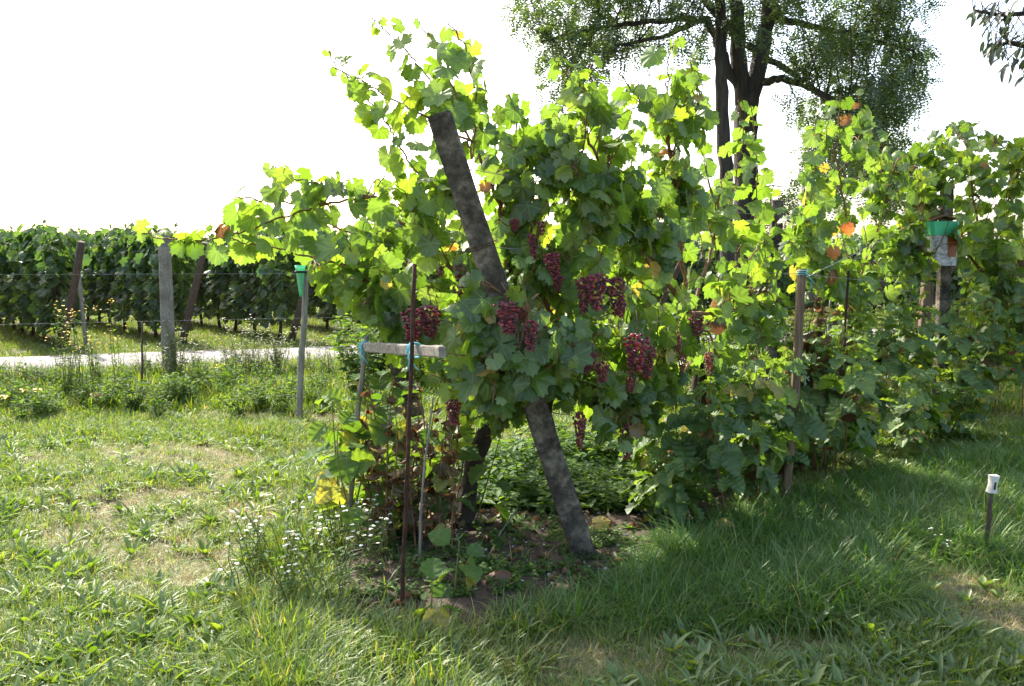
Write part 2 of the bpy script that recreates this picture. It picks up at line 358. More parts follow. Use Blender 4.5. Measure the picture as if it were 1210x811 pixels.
def rasp_leaf(seed, mat, five=True, stalk=M_GCANE):
    rnd = random.Random(seed); mb = MB()
    mb.tube([(0, -.42, .03), (0, -.2, .02), (0, .06, 0)], [.012, .011, .008], 4, 1)
    ovate(mb, TRS(0, .05, 0, rnd.uniform(-.1, .1), -.1), .62, .5, .14, .25, True, 9)
    for s in (-1, 1):
        ovate(mb, TRS(0, 0, 0, s * rnd.uniform(-1.25, -1.0) * -1, -.1, s * .15), .5, .37, .14, .25, True, 9)
        if five: ovate(mb, TRS(0, -.2, .02, s * rnd.uniform(1.1, 1.4), -.15, s * .2), .42, .31, .14, .25, True, 9)
    return mb.mesh('raspberry_leaf', [mat, stalk], False)
VL = [grape_leaf(i, 42, .7 + .28 * (i % 3), [.15, .45, .8, .3, 1.2, -.3][i]) for i in range(6)]
VLM = [m.mesh('grape_leaf', M_VINE) for m in VL]; VLY = [m.mesh('grape_leaf_young', M_VINEY) for m in VL]; VLX = [m.mesh('grape_leaf_yellowed', M_VINEYEL) for m in VL[:3]]
VLD = [grape_leaf(20 + i, 20, 1.2, 1.6).mesh('grape_leaf_dry', M_DRY) for i in range(2)]
VLO = grape_leaf(31, 20, 1.0, 1.3).mesh('grape_leaf_orange', M_ORANGE)
RL = [rasp_leaf(i, M_RASP, i % 2 == 0) for i in range(5)]; RLL = [rasp_leaf(70 + i, M_RASPL, i == 0) for i in range(2)]; RLY = [rasp_leaf(40 + i, M_RASPY, False) for i in range(2)]
RLD = []
for i in range(3):
    mb = MB()
    for k in range(3): ovate(mb, TRS(0, 0, 0, (k - 1) * .8, -.8, .4 * k), .5, .3, .5, .5, mi=0)
    mb.tube([(0, -.3, 0), (0, .02, 0)], .008, 4); RLD.append(mb.mesh('withered_leaf', M_DRY))

# ------------------------------------------------------------------ shoots and leaves of climbing plants
def shoot_pts(a, b, sag=.0, n=9, wob=.03):
    a, b = Vector(a), Vector(b); L = (b - a).length; side = rv(1); pts = []
    for i in range(n + 1):
        t = i / n; p = a.lerp(b, t) + UPV * (sag * L * math.sin(math.pi * t)) + side * (wob * L * math.sin(2 * math.pi * t)) + rv(.012 * L) * (0 < t < 1)
        pts.append(p)
    return pts
def walk(pts, step):
    out = []; acc = 0; nxt = step * .6; tot = sum((b - a).length for a, b in zip(pts, pts[1:]))
    for a, b in zip(pts, pts[1:]):
        L = (b - a).length
        while nxt <= acc + L: t = (nxt - acc) / max(L, 1e-6); out.append((a.lerp(b, t), (b - a).normalized(), nxt / tot)); nxt += step * random.uniform(.8, 1.2)
        acc += L
    return out
class Vine:
    def __init__(s, label, base, group=None):
        s.base = Vector(base); s.base.z = hgt(base[0], base[1]) - .01; s.root = thing('grape_vine', label, 'grape vine', s.base, group)
        s.gap = True; s.arms = []; s.canes = MB(); s.green = MB(); s.leaves = []; s.count = 0
    def trunk(s, pts, rad):
        mb = MB(); P2 = []; R2 = []
        for i in range(len(pts) - 1):
            for k in range(6): t = k / 6; P2.append(Vector(pts[i]).lerp(Vector(pts[i + 1]), t) + rv(.008)); R2.append((rad[i] * (1 - t) + rad[i + 1] * t) * random.uniform(.85, 1.2))
        P2.append(Vector(pts[-1])); R2.append(rad[-1]); mb.tube(P2, R2, 9, jit=.16); mb.build('trunk', M_TRUNK, s.root, base=s.base)
        s.arms += P2[len(P2) * 2 // 3:]
    def arm(s, pts, r0=.012, r1=.007, leaves=False, **k):
        q = []
        for a, b in zip(pts, pts[1:]):
            for i in range(8): q.append(Vector(a).lerp(Vector(b), i / 8) + rv(.01))
        q.append(Vector(pts[-1])); n = len(q)
        s.green = MB(); s.green.tube(q, [r0 + (r1 - r0) * i / (n - 1) for i in range(n)], 5); s.arms += q
        if leaves: s.leafs(q, **k)
        s.green.build('shoot' if leaves else 'cane', M_CANE, s.root, base=s.base)
    def leafs(s, pts, step=.09, size=.21, start=.1, poly=None, holes=(), face=None, young=.0, droop=.8, drop=0, tipscale=.45):
        side = random.choice((-1, 1)); ax = rv(1).normalized()
        for p, t, u in walk(pts, step):
            if u < start or random.random() < drop: continue
            side = -side
            perp = t.cross(ax); perp = perp.normalized() if perp.length > .1 else t.orthogonal().normalized()
            outw = (perp * side + rv(.55) + UPV * .25).normalized()
            sc = size * random.uniform(.6, 1.1) * (1 if u < .65 else 1 - (1 - tipscale) * (u - .65) / .35)
            pl = sc * random.uniform(.35, .7); q = p + outw * pl
            if poly is not None:
                x, y = pix(q)
                if not inpoly(x, y, poly): continue
                if any(inpoly(x, y, h) for h in holes): continue
                if s.gap and noise.noise(q * 2.4) > lerp_tab([(60, .14), (200, .24), (340, .5), (420, 1)], y): continue     # open gaps in the upper canopy
            s.green.tube([p, p + outw * pl * .6 + UPV * .01, q], [.0026, .0022, .002], 3, cap=False)
            tip = (outw * .55 + Vector((0, 0, -droop)) + rv(.55)).normalized()
            h = random.choice((-1, 1, -1))           # lean of the blade: mostly broadside to the light or to the aisle
            nrm = (Vector((.15, -1, 0)) * (.8 * -h) * -1 + UPV * .7 + outw * .4 + rv(.6)) if face is None else (face + rv(.5))
            y = random.random()
            if y < young or u > .9: me = random.choice(VLY)
            elif y > .975: me = random.choice(VLX)
            elif y > .965: me = random.choice(VLD)
            else: me = random.choice(VLM)
            s.leaves.append((me, frame(q - s.base, tip, nrm, sc * random.uniform(.95, 1.1) * (.75 if me in VLX or me in VLD else 1))))
    def fill(s, poly, n, depth, thick=.45, size=.21, holes=(), step=.1, maxlen=1.0, **k):
        for _ in range(n):
            x, y = rsamp(poly); D = depth(x) + random.uniform(-thick, thick); tgt = P(x, y, D)
            best = min(s.arms, key=lambda a: (a - tgt + UPV * .25).length + random.uniform(0, .35))
            a = best; v = tgt - a
            
            pts = shoot_pts(a, tgt, random.uniform(.03, .2), 7)
            s.green = MB(); s.green.tube(pts, [.0055 - .0035 * i / 7 for i in range(8)], 4, cap=False)
            s.leafs(pts, step, size, max(.2, 1 - maxlen / max(v.length, .01)), poly, holes, **k); s.green.build('shoot', M_CANE, s.root, base=s.base)
    def cluster(s, x, y, D, h, w, flip=0):
        p = P(x, y, D); L = h / F * D; W = w / F * D
        me = random.choice(CLUST); M = Matrix.Translation(p + UPV * L * .5 - s.base) @ Matrix.Rotation(random.uniform(0, 6), 4, 'Z') @ Matrix.Rotation(random.uniform(-.15, .15), 4, 'X') @ Matrix.Diagonal((W / .55, W / .55, L, 1))
        link('grape_cluster', me, s.root, M)
        s.green = MB(); s.green.tube([p + UPV * (L * .45), p + UPV * (L * .5 + .05) + rv(.01), p + UPV * (L * .5 + .1) + rv(.04)], [.003, .003, .003], 4); s.green.build('cluster_stem', M_CANE, s.root, base=s.base)
    def done(s):
        pass
        s.leaves.sort(key=lambda q: -q[1].to_scale().x / (q[1].translation + s.base - cam.location).length)
        for me, M in s.leaves[:300]: link('leaf', me, s.root, M)
        rest = s.leaves[300:]
        if rest:
            mb = MB()
            for me, M in rest:
                nm = me.materials[0]; mb2 = MB(); mb2.v = [tuple(v.co) for v in me.vertices]; mb2.f = [tuple(p.vertices) for p in me.polygons]; mb2.m = [0] * len(mb2.f)
                mb.inst(mb2, M, {'grape_leaf': 0, 'grape_leaf_young': 1, 'grape_leaf_yellowed': 2}.get(nm.name, 3))
            o = mb.build('foliage', [M_VINE, M_VINEY, M_VINEYEL, M_DRY], s.root); o['kind'] = 'stuff'
        INFO.append(('vine', len(s.leaves)))
def ico_berry():
    import bmesh
    bm = bmesh.new(); bmesh.ops.create_icosphere(bm, subdivisions=1, radius=1.03)
    mb = MB(); mb.v = [tuple(v.co) for v in bm.verts]; mb.f = [tuple(v.index for v in f.verts) for f in bm.faces]; mb.m = [0] * len(mb.f); bm.free(); return mb
BERRY = ico_berry()
def cluster_mesh(seed):            # unit length hanging from z=0 to z=-1, .55 wide at the shoulder
    rnd = random.Random(seed); mb = MB(); pts = []; tries = 0
    while len(pts) < 100 and tries < 5000:
        tries += 1; z = -rnd.random(); wr = .27 * (1.0 - .62 * (-z) ** 1.3) * (.55 if z > -.06 else 1); a = rnd.uniform(0, 6.283); r = wr * math.sqrt(rnd.uniform(.25, 1))
        p = Vector((r * math.cos(a), r * math.sin(a), z))
        if all((p - q).length > .066 for q in pts): pts.append(p)
    for p in pts: mb.inst(BERRY, Matrix.Translation(p) @ Matrix.Scale(rnd.uniform(.040, .053), 4))
    mb.tube([(0, 0, .02), (0, 0, -.95)], .012, 4); return mb.mesh('grape_cluster', M_GRAPE)
CLUST = [cluster_mesh(i) for i in range(5)]

# ------------------------------------------------------------------ posts and stakes
def square_post(name, label, a, b, w, mat, cham=.2, group=None, seed=0, sag=0):
    a, b = Vector(a), Vector(b); rnd = random.Random(seed); root = thing(name, label, 'post', a, group)
    t = (b - a).normalized(); x = t.cross(Vector((0, 1, 0))).normalized(); y = x.cross(t); mb = MB(); n = 14; L = (b - a).length
    ring = [(-1, -1 + cham), (-1 + cham, -1), (1 - cham, -1), (1, -1 + cham), (1, 1 - cham), (1 - cham, 1), (-1 + cham, 1), (-1, 1 - cham)]
    for i in range(n + 1):
        f = i / n; h = w * .5 * (1.04 - .1 * f)
        for u, v in ring: p = t * (L * f) + x * (u * h + rnd.uniform(-.012, .012) * w) + y * (v * h + rnd.uniform(-.012, .012) * w) + (t * rnd.uniform(-.012, .012) if i == n else Vector()); mb.v.append(tuple(p))
    for i in range(n):
        for q in range(8): k = i * 8 + q; l = i * 8 + (q + 1) % 8; mb.f.append((k, l, l + 8, k + 8))
    mb.f.append(tuple(range(n * 8, n * 8 + 8))); mb.m = [0] * len(mb.f)
    mb.build('shaft', mat, root, smooth=False); return root
def round_stake(name, label, pts, r0, r1, mat, cat='stake', group=None, n=9, jit=.05):
    pts = [Vector(p) for p in pts]; root = thing(name, label, cat, pts[0], group); q = []
    for a, b in zip(pts, pts[1:]):
        for i in range(5): q.append(a.lerp(b, i / 5) + rv(.003))
    q.append(pts[-1]); m = len(q); mb = MB(); mb.tube(q, [r0 + (r1 - r0) * i / (m - 1) for i in range(m)], n, jit=jit); mb.build('shaft', mat, root, base=pts[0]); return root
def ties(root, c, rx, ry, r=.003, turns=3, pitch=.012, tails=2, rot=None, mat=None):
    mb = MB(); pts = []
    for i in range(turns * 10 + 1):
        a = i / 10 * 2 * math.pi; p = Vector((rx * math.cos(a), ry * math.sin(a), pitch * i / 10)); pts.append((rot @ p if rot else p) + Vector(c))
    mb.tube(pts, r, 4)
    for k in range(tails): mb.tube([pts[k * -1], pts[k * -1] + Vector((.02 - .03 * k, -.02, -.03)), pts[k * -1] + Vector((.01 + .03 * k, -.03, -.09))], r, 4)
    mb.build('twine', mat or M_TWINE, root)

post_b = Vector((.43, 4.5, -.1)); post_t = P(519, 136, 4.15)
mp = square_post('leaning_post', 'thick weathered concrete end post leaning steeply through the grape vine', post_b, post_t, .125, M_CONC, .22, seed=3)
ax = (post_t - post_b).normalized()
mb = MB(); c0 = post_b + ax * ((post_t - post_b).length * .74)
for dz in (0, .012):
    q = [c0 + ax * dz + Matrix.Rotation(2 * math.pi * i / 12, 3, ax) @ ax.orthogonal().normalized() * .082 for i in range(13)]; mb.tube(q, .0022, 4)
mb.build('wire_wrap', M_RUST, mp, base=post_b)
square_post('leaning_post', 'dark leaning end post half hidden behind the grape leaves on the lawn side', (-.62, 6.5, -.1), P(428, 280, 6.0), .13, M_CONC, .2, seed=5)
square_post('row_post', 'dark upright row post behind the thin vine shoots under the locust tree', (2.98, 9.7, -.1), P(918, 237, 9.7), .13, M_CONC, .2, seed=6)
post_trap = square_post('row_post', 'dark row post with pale cap, insect trap hanging on it', (4.52, 8.85, -.1), P(1119, 218, 8.85), .11, M_CONC, .2, seed=7)
square_post('row_post', 'squat pale brown wooden post among raspberry leaves beside the insect trap post', (4.2, 8.7, -.1), P(1096, 335, 8.7), .1, M_WOODB, .1, seed=8)
square_post('garden_stake', 'brown square wooden post low among the raspberries beside the tall pale stake', (1.66, 6.05, -.1), P(888, 440, 6.0), .075, M_WOODB, .1, seed=9)
sk = round_stake('garden_stake', 'tall pale brown wooden stake with teal twine at its top among raspberries', [(1.81, 5.52, -.1), P(939, 480, 5.5), P(948, 318, 5.48)], .031, .028, M_WOODB, n=6)
b0 = Vector((1.81, 5.52, -.1)); ties(sk, P(948, 326, 5.48) - b0, .034, .034); ties(sk, P(941, 440, 5.5) - b0, .036, .036)
round_stake('rusty_rod', 'thin dark rusty rod standing behind the raspberry canes with wire tied on', [(2.85, 7.3, -.1), P(1003, 320, 7.3)], .011, .011, M_RUST, 'rod')
round_stake('rusty_rod', 'thin grey rod among raspberry leaves near the withered brown foliage', [(2.95, 8, -.1), P(984, 330, 8.0)], .011, .011, M_WOODG, 'rod')

rod_b = GP(473, 722); rod_b.z = -.08; rod_t = P(490, 312, rod_b.y)
rod = round_stake('rusty_rod', 'tall rusty iron rod tied to the grey wooden crossbar', [rod_b, rod_b.lerp(rod_t, .5) + Vector((.004, 0, 0)), rod_t], .0105, .0095, M_RUST, 'rod')
stk_b = GP(409, 634); stk_b.z = -.08; stk_t = P(433, 398, stk_b.y)
round_stake('garden_stake', 'thin grey stake carrying the far end of the grey crossbar', [stk_b, stk_b.lerp(stk_t, .55) + Vector((-.01, 0, 0)), stk_t], .017, .014, M_WOODG)
barA = P(426, 410, stk_b.y - .03); barB = P(523, 416, 3.72)
bt = (barB - barA).normalized(); bar = thing('crossbar', 'weathered grey wooden crossbar tied with teal twine to the rusty rod', 'wooden bar', (barA + barB) / 2)
mb = MB(); n = 12; L = (barB - barA).length
for i in range(n + 1):
    p = -bt * L / 2 + bt * (L * i / n); sx = bt.cross(UPV).normalized(); sz = sx.cross(bt)
    for u, v in ((-1, -.8), (-.8, -1), (.8, -1), (1, -.8), (1, .8), (.8, 1), (-.8, 1), (-1, .8)): mb.v.append(tuple(p + sx * (u * .018 + random.uniform(-.0015, .0015)) + sz * (v * .026 + random.uniform(-.0025, .0025))))
for i in range(n):
    for q in range(8): k = i * 8 + q; l = i * 8 + (q + 1) % 8; mb.f.append((k, l, l + 8, k + 8))
mb.f += [tuple(range(8))[::-1], tuple(range(n * 8, n * 8 + 8))]; mb.m = [0] * len(mb.f); mb.build('beam', M_WOODX, bar, smooth=False)
rotb = Matrix((bt.cross(UPV).normalized(), bt.cross(UPV).normalized().cross(bt), bt)).transposed()
ties(bar, -bt * (L / 2 - .05), .024, .032, .0045, 5, .011, 2, rotb)
ties(bar, P(487, 414, 3.98) - (barA + barB) / 2, .03, .036, .0045, 5, .012, 2, rotb)
cb = thing('crossbar', 'short dark rusty bar sticking out beside the dark vine trunk', 'wooden bar', P(778, 429, 5.6))
mb = MB(); mb.tube([Vector((-.11, -.02, 0)), Vector((.0, 0, .0)), Vector((.11, .05, .005))], .018, 4); mb.build('beam', M_RUST, cb, smooth=False)

for lab, pts, r in (('slender straw coloured dry stalk rising beside the rusty rod', [GP(495, 670), P(500, 560, 4.4), P(512, 470, 4.45)], .008),
                    ('thin grey cane stuck in the soil beside the dark vine trunk', [GP(535, 625), P(548, 540, 5.0), P(553, 480, 5.0)], .008),
                    ('bleached dry stalk lying across the bare soil bed', [GP(535, 688) + UPV * .02, P(575, 655, 4.5), P(612, 600, 4.75)], .006)):
    round_stake('dry_stalk', lab, [Vector((p[0], p[1], max(p[2], .0))) for p in pts], r, r * .6, M_WOODG, 'stalk', n=5)

# rain gauge on its stick
gb = GP(353, 496); gb.z = -.08; gt = P(361, 320, gb.y)
round_stake('garden_stake', 'crooked grey stick in the lawn holding the green rain gauge', [gb, P(356, 420, gb.y), P(360, 380, gb.y), gt], .032, .03, M_WOODG)
ga = P(355.5, 348, gb.y - .06); rg = thing('rain_gauge', 'tapered translucent green rain gauge clamped to the grey stick', 'rain gauge', ga)
k = gb.y / F
mb = MB(); mb.lathe([(.0, 0), (2.2 * k, 0), (2.4 * k, 4 * k), (5.0 * k, 24 * k), (5.6 * k, 30 * k), (6.2 * k, 34 * k), (5.9 * k, 34 * k), (5.3 * k, 30 * k), (4.7 * k, 24 * k), (2.2 * k, 5 * k), (0, 5 * k)], 18); mb.build('funnel', M_GAUGE, rg)
mb = MB(); mb.lathe([(5.7 * k, 25 * k), (6.3 * k, 25 * k), (6.3 * k, 27.5 * k), (5.7 * k, 27.5 * k)], 18); mb.box((6.5 * k, .03, 26.2 * k), (5 * k, .035, 3 * k)); mb.build('bracket', M_BLACK, rg)
mb = MB(); mb.lathe([(0, -2.5 * k), (1.6 * k, -2.5 * k), (1.8 * k, 0)], 10); mb.build('foot', M_GREENP, rg)

# short stick with white clip
sbp = GP(1163, 655); st_t = P(1172, 578, sbp.y)
round_stake('garden_stake', 'short brown stick in long grass topped by a white plastic clip', [sbp - UPV * .06, st_t], .0125, .011, M_WOODD)
clip = thing('plastic_clip', 'white waisted plastic clip with dark slot on top of short stick', 'plastic clip', P(1171.5, 582, sbp.y))
k = sbp.y / F; mb = MB(); prof = [(4.8, 0), (3.7, 6), (3.3, 10), (3.8, 15), (4.9, 21)]
for i, (w, z) in enumerate(prof):
    for u, v in ((-1, -1), (1, -1), (1, 1), (-1, 1)): mb.v.append((u * w * k + .1 * z * k, v * (.02 if i else .022), z * k))
for i in range(4):
    for q in range(4): a = i * 4 + q; b = i * 4 + (q + 1) % 4; mb.f.append((a, b, b + 4, a + 4))
mb.f += [(3, 2, 1, 0), (16, 17, 18, 19)]; mb.m = [0] * len(mb.f); mb.build('clip_body', M_WHITE, clip, smooth=False)
mb = MB(); mb.box((1.2 * k, -.0215, 9 * k), (1.8 * k, .006, 9 * k), Matrix.Rotation(.1, 3, 'Y')); mb.build('slot', M_BLACK, clip)

# insect trap
k = 8.6 / F; ta = P(1111, 314, 8.6); tr = thing('insect_trap', 'clear plastic insect trap with green collar and amber bait hung on row post', 'insect trap', ta)
def frus(mb, z0, z1, w0, w1, d0, d1, dx0=0, dx1=0):
    v = []
    for z, w, d, dx in ((z0, w0, d0, dx0), (z1, w1, d1, dx1)):
        for u, q in ((-.8, -1), (.8, -1), (1, -.8), (1, .8), (.8, 1), (-.8, 1), (-1, .8), (-1, -.8)): v.append(((u * w + dx) * k, q * d * k, z * k))
    mb.add(v, [tuple(range(8))[::-1], tuple(range(8, 16))] + [(i, (i + 1) % 8, (i + 1) % 8 + 8, i + 8) for i in range(8)])
mb = MB(); frus(mb, 0, 35, 13, 15, 12, 14, 1, -2); mb.build('bottle', M_SILVER, tr, smooth=False)
mb = MB(); frus(mb, 35.2, 51, 16.5, 17, 15, 16, -2, -4); mb.build('collar', M_GREENP, tr, smooth=False)
mb = MB(); frus(mb, 10, 34.8, 4, 7.2, 1.0, 1.0, 6, 7); o = mb.build('bait', M_AMBER, tr, smooth=False); o.location = (0, -13.2 * k, 0)
mb = MB(); mb.add([Vector((x * k, y * k, z * k)) for x, y, z in ((-22, -15, 51.3), (-5, -16, 57), (14, -14, 53), (14, 12, 53), (-5, 14, 58), (-22, 14, 51.3), (-22, -15, 52.3), (-5, -16, 58.2), (14, -14, 54.2), (14, 12, 54.2), (-5, 14, 59.2), (-22, 14, 52.3))],
                  [(0, 5, 4, 1), (1, 4, 3, 2), (6, 7, 10, 11), (7, 8, 9, 10), (0, 1, 7, 6), (1, 2, 8, 7), (2, 3, 9, 8), (3, 4, 10, 9), (4, 5, 11, 10), (5, 0, 6, 11)]); mb.build('card_lid', M_CARD, tr, smooth=False)
mb = MB(); mb.tube([(6 * k, 12 * k, 40 * k), (8 * k, .14, 46 * k)], .004, 4); mb.build('hook', M_WIRE, tr)
cp = MB(); tt = P(1119, 217.5, 8.85); cp.lathe([(0, .014), (.05, .012), (.062, .0), (0.062, -.012)], 10, tt); cp.build('post_cap', M_WHITE, post_trap, base=(4.52, 8.85, -.1))

# trellis wires
def wire(label, pts, r=.0022):
    mb = MB(); q = []; pts = [Vector(p) for p in pts]; root = thing('trellis_wire', label, 'wire', pts[0])
    for a, b in zip(pts, pts[1:]):
        for i in range(6): t = i / 6; q.append(a.lerp(b, t) - UPV * (.02 * (b - a).length * math.sin(math.pi * t) * .3))
    q.append(pts[-1]); mb.tube(q, r, 4); mb.build('strand', M_WIRE, root, base=pts[0])
wire('high trellis wire running from the leaning concrete post to the trap post', [post_b.lerp(post_t, .9), (2.98, 9.64, 2.12), (4.5, 12.5, 2.1)])
wire('middle trellis wire passing the dark vine trunk behind the grapes', [post_b.lerp(post_t, .74), (2.98, 9.64, 1.62), (4.5, 12.5, 1.6)])
wire('low trellis wire behind the lowest grape clusters', [post_b.lerp(post_t, .48), (2.98, 9.64, 1.05), (4.5, 12.5, 1.05)])
wire('support wire tied to the tall pale raspberry stake', [P(905, 322, 5.4), P(948, 324, 5.48), P(1096, 332, 8.6)])
wire('upper wire stretched to the post with the insect trap', [P(948, 330, 5.5), P(1119, 240, 8.8)], .0018)

# ------------------------------------------------------------------ the grape vines in front
DT = [(150, 5.5), (350, 5.2), (450, 5.0), (600, 4.75), (700, 4.8), (760, 5.2), (830, 5.8), (880, 6.6), (950, 7.4), (1050, 8.4), (1200, 9.2), (1300, 9.8)]
dep = lambda x: lerp_tab(DT, x)
def IP(*pts, off=0): return [P(x, y, dep(x) + off) for x, y in pts]

# vine on the lawn side: trunk, then arms fanned out to the left and up
v1 = Vine('grape vine with dark crooked trunk sending long shoots out over the lawn', GP(545, 634))
v1.trunk([GP(545, 634) - UPV * .05, P(556, 560, 5.0), P(575, 505, 5.0), P(590, 440, 4.95)], [.055, .05, .048, .035])
v1.arm(IP((590, 440), (560, 350), (520, 300), (470, 260)), .02, .009)
v1.arm(IP((590, 440), (540, 400), (480, 370), (430, 330)), .018, .008)
v1.arm(IP((590, 440), (600, 330), (590, 240), (560, 170)), .02, .008)
v1.arm(IP((520, 300), (480, 250), (440, 232)), .012, .007)
for pts in ([(440, 232), (390, 240), (356, 250), (310, 266), (268, 281), (235, 284), (184, 281), (158, 270)], [(430, 320), (400, 314), (335, 295), (293, 289), (239, 266)],
            [(390, 240), (316, 239), (277, 232)], [(440, 232), (386, 220), (340, 209), (322, 196)], [(430, 330), (400, 345), (372, 330)]):
    v1.arm(IP(*pts), .0075, .004, True, step=.075, size=.185, start=.05, young=.35)
for pts, o_ in (([(560, 170), (493, 133), (450, 110), (396, 78), (388, 60)], -.3), ([(540, 250), (500, 215), (472, 175), (455, 142), (421, 103), (408, 86)], -.2), ([(560, 170), (533, 131), (492, 75), (469, 48), (439, 21)], -.2),
               ([(560, 190), (543, 138), (527, 70), (498, 29)], -.35), ([(560, 170), (562, 110), (549, 55), (528, 22)], -.1), ([(590, 200), (575, 128), (567, 95)], .1), ([(600, 200), (612, 140), (600, 112)], .2)):
    v1.arm(IP(*pts, off=o_), .0065, .0035, True, step=.055, size=.155, start=.1, young=.3)
PA = [(362, 322), (395, 275), (420, 225), (470, 185), (560, 150), (640, 190), (655, 300), (640, 420), (620, 500), (540, 500), (500, 430), (470, 440), (452, 395), (425, 380), (380, 345)]
v1.fill([(375, 325), (480, 310), (505, 400), (490, 430), (450, 400), (415, 385)], 26, dep, .3, .17, (), .07, .7, young=.2)
v1.fill(PA, 120, dep, .45, .165, [[(508, 140), (535, 135), (590, 290), (560, 305)]], .07, 1.1, young=.2)
for x, y, h, w, o_ in ((489, 388, 46, 30, -.5), (509, 380, 38, 28, -.45), (545, 332, 40, 16, -.1), (535, 487, 30, 20, -.35), (520, 320, 14, 14, -.1), (598, 376, 38, 30, -.72), (628, 397, 36, 20, -.72)): v1.cluster(x, y, dep(x) + o_, h, w)
v1.done()

v2 = Vine('grape vine hanging full of red grapes around the leaning concrete post', (.36, 5.0, 0))
v2.trunk([(.36, 5.0, -.05), P(662, 560, 5.0), P(646, 490, 4.95), P(660, 430, 4.9), P(680, 420, 4.9)], [.035, .03, .028, .026, .024])
v2.arm(IP((680, 420), (640, 350), (620, 260), (630, 180)), .016, .008)
v2.arm(IP((680, 420), (700, 330), (690, 240), (670, 160)), .016, .008)
v2.arm(IP((680, 420), (740, 400), (760, 330)), .014, .008)
v2.arm(IP((680, 420), (630, 450), (570, 430)), .012, .007)
PB = [(560, 180), (600, 170), (640, 130), (700, 160), (740, 240), (765, 330), (770, 470), (745, 525), (690, 500), (640, 480), (600, 505), (555, 500), (535, 420), (560, 320), (590, 300)]
v2.fill(PB, 88, dep, .4, .165, [[(628, 440), (645, 440), (700, 600), (660, 600)], [(508, 140), (535, 135), (588, 280), (560, 300)]], .07, 1.0, young=.22)
PL = [(600, 440), (650, 440), (690, 450), (770, 430), (790, 480), (770, 540), (735, 545), (700, 500), (660, 490), (620, 480), (600, 520), (545, 515), (540, 440)]
v2.arm(IP((680, 420), (720, 450), (750, 500)), .009, .006); v2.arm(IP((680, 420), (600, 460), (570, 490)), .009, .006)
v2.fill(PL, 60, lambda x: dep(x) - .2, .35, .175, [[(628, 440), (645, 440), (700, 600), (660, 600)]], .07, .7, young=.24)
# leaves that hang in front of the post
PF = [(520, 310), (600, 300), (650, 340), (700, 390), (690, 430), (640, 440), (600, 500), (550, 500), (520, 430)]
v2.arm([P(690, 440, 4.6), P(640, 380, 4.25), P(570, 330, 4.2)], .008, .006); v2.arm([P(690, 440, 4.6), P(620, 440, 4.2), P(560, 430, 4.2)], .008, .006)
v2.fill(PF, 48, lambda x: 4.22, .16, .18, [[(580, 355), (616, 355), (612, 396), (584, 396)], [(618, 378), (640, 378), (638, 416), (618, 416)]], .075, .7, face=Vector((-.1, -.8, .6)))
for x, y, h, w, o_ in ((652, 316, 34, 22, -.3), (628, 292, 30, 13, -.2), (690, 350, 42, 20, -.35), (706, 345, 44, 28, -.45), (729, 351, 44, 24, -.4), (752, 419, 48, 32, -.55), (766, 428, 40, 20, -.5), (598, 452, 26, 24, -.5), (685, 510, 46, 17, -.3), (742, 522, 42, 20, -.3),
                       (676, 428, 20, 14, -.35), (694, 430, 22, 15, -.4), (640, 270, 16, 12, -.2), (608, 266, 14, 14, -.2), (672, 300, 20, 12, -.2), (712, 440, 24, 18, -.4), (660, 335, 18, 14, -.3), (700, 425, 20, 12, -.5), (618, 372, 20, 16, -.5), (640, 380, 22, 14, -.5), (745, 455, 20, 14, -.5), (672, 410, 16, 12, -.4), (590, 395, 16, 14, -.5), (735, 365, 24, 12, -.5)): v2.cluster(x, y, dep(x) + o_, h, w)
v2.done()

v3 = Vine('tall grape vine on a dark upright trunk between the raspberries and the grapes', (P(826, 500, 6.1).x, 6.1, 0))
v3.trunk([(P(826, 500, 6.1).x, 6.1, -.05), P(829, 510, 6.1), P(824, 430, 6.1), P(815, 370, 6.0)], [.045, .045, .05, .035])
v3.arm(IP((815, 370), (800, 260), (790, 170), (785, 120)), .018, .008)
v3.arm(IP((815, 370), (760, 300), (720, 220), (690, 150)), .018, .008)
v3.arm(IP((815, 370), (840, 300), (850, 230)), .014, .008)
v3.arm(IP((815, 370), (860, 370), (910, 340), (930, 300)), .014, .008)
v3.arm(IP((815, 370), (780, 420), (760, 480)), .012, .007)
PC = [(640, 190), (645, 120), (668, 75), (700, 105), (738, 115), (770, 80), (800, 62), (832, 110), (832, 190), (850, 260), (900, 270), (925, 310), (925, 370), (890, 410), (830, 430), (770, 530), (740, 500), (715, 440), (700, 330), (660, 250)]
for pts in ([(785, 120), (789, 95), (791, 60), (797, 50)], [(785, 150), (750, 110), (735, 90)], [(690, 150), (701, 116), (663, 81), (655, 66)], [(690, 150), (700, 100), (698, 75)], [(820, 160), (828, 110), (815, 72)], [(690, 180), (640, 190), (600, 170)],
            [(850, 290), (868, 215), (878, 165), (872, 118)], [(870, 300), (895, 250), (893, 190), (888, 125)], [(880, 310), (918, 270), (905, 210)], [(845, 300), (846, 240), (858, 205)], [(890, 330), (930, 300), (940, 250)]):
    v3.arm(IP(*pts), .006, .0035, True, step=.065, size=.165, start=.1, young=.3)
v3.fill(PC, 160, dep, .4, .165, [[(835, 60), (850, 60), (850, 250), (838, 200)]], .075, 1.2, young=.24)
v3.gap = False
v3.fill([(690, 110), (740, 105), (780, 70), (832, 80), (838, 190), (850, 270), (760, 270), (700, 210)], 46, dep, .4, .16, (), .075, .9, young=.2)
v3.arm(IP((815, 370), (840, 400), (850, 430)), .009, .006)
v3.fill([(770, 400), (930, 350), (945, 430), (900, 470), (840, 490), (780, 480)], 45, lambda x: dep(x) - .1, .3, .165, [[(812, 430), (838, 430), (838, 510), (812, 510)]], .07, .8, young=.24)
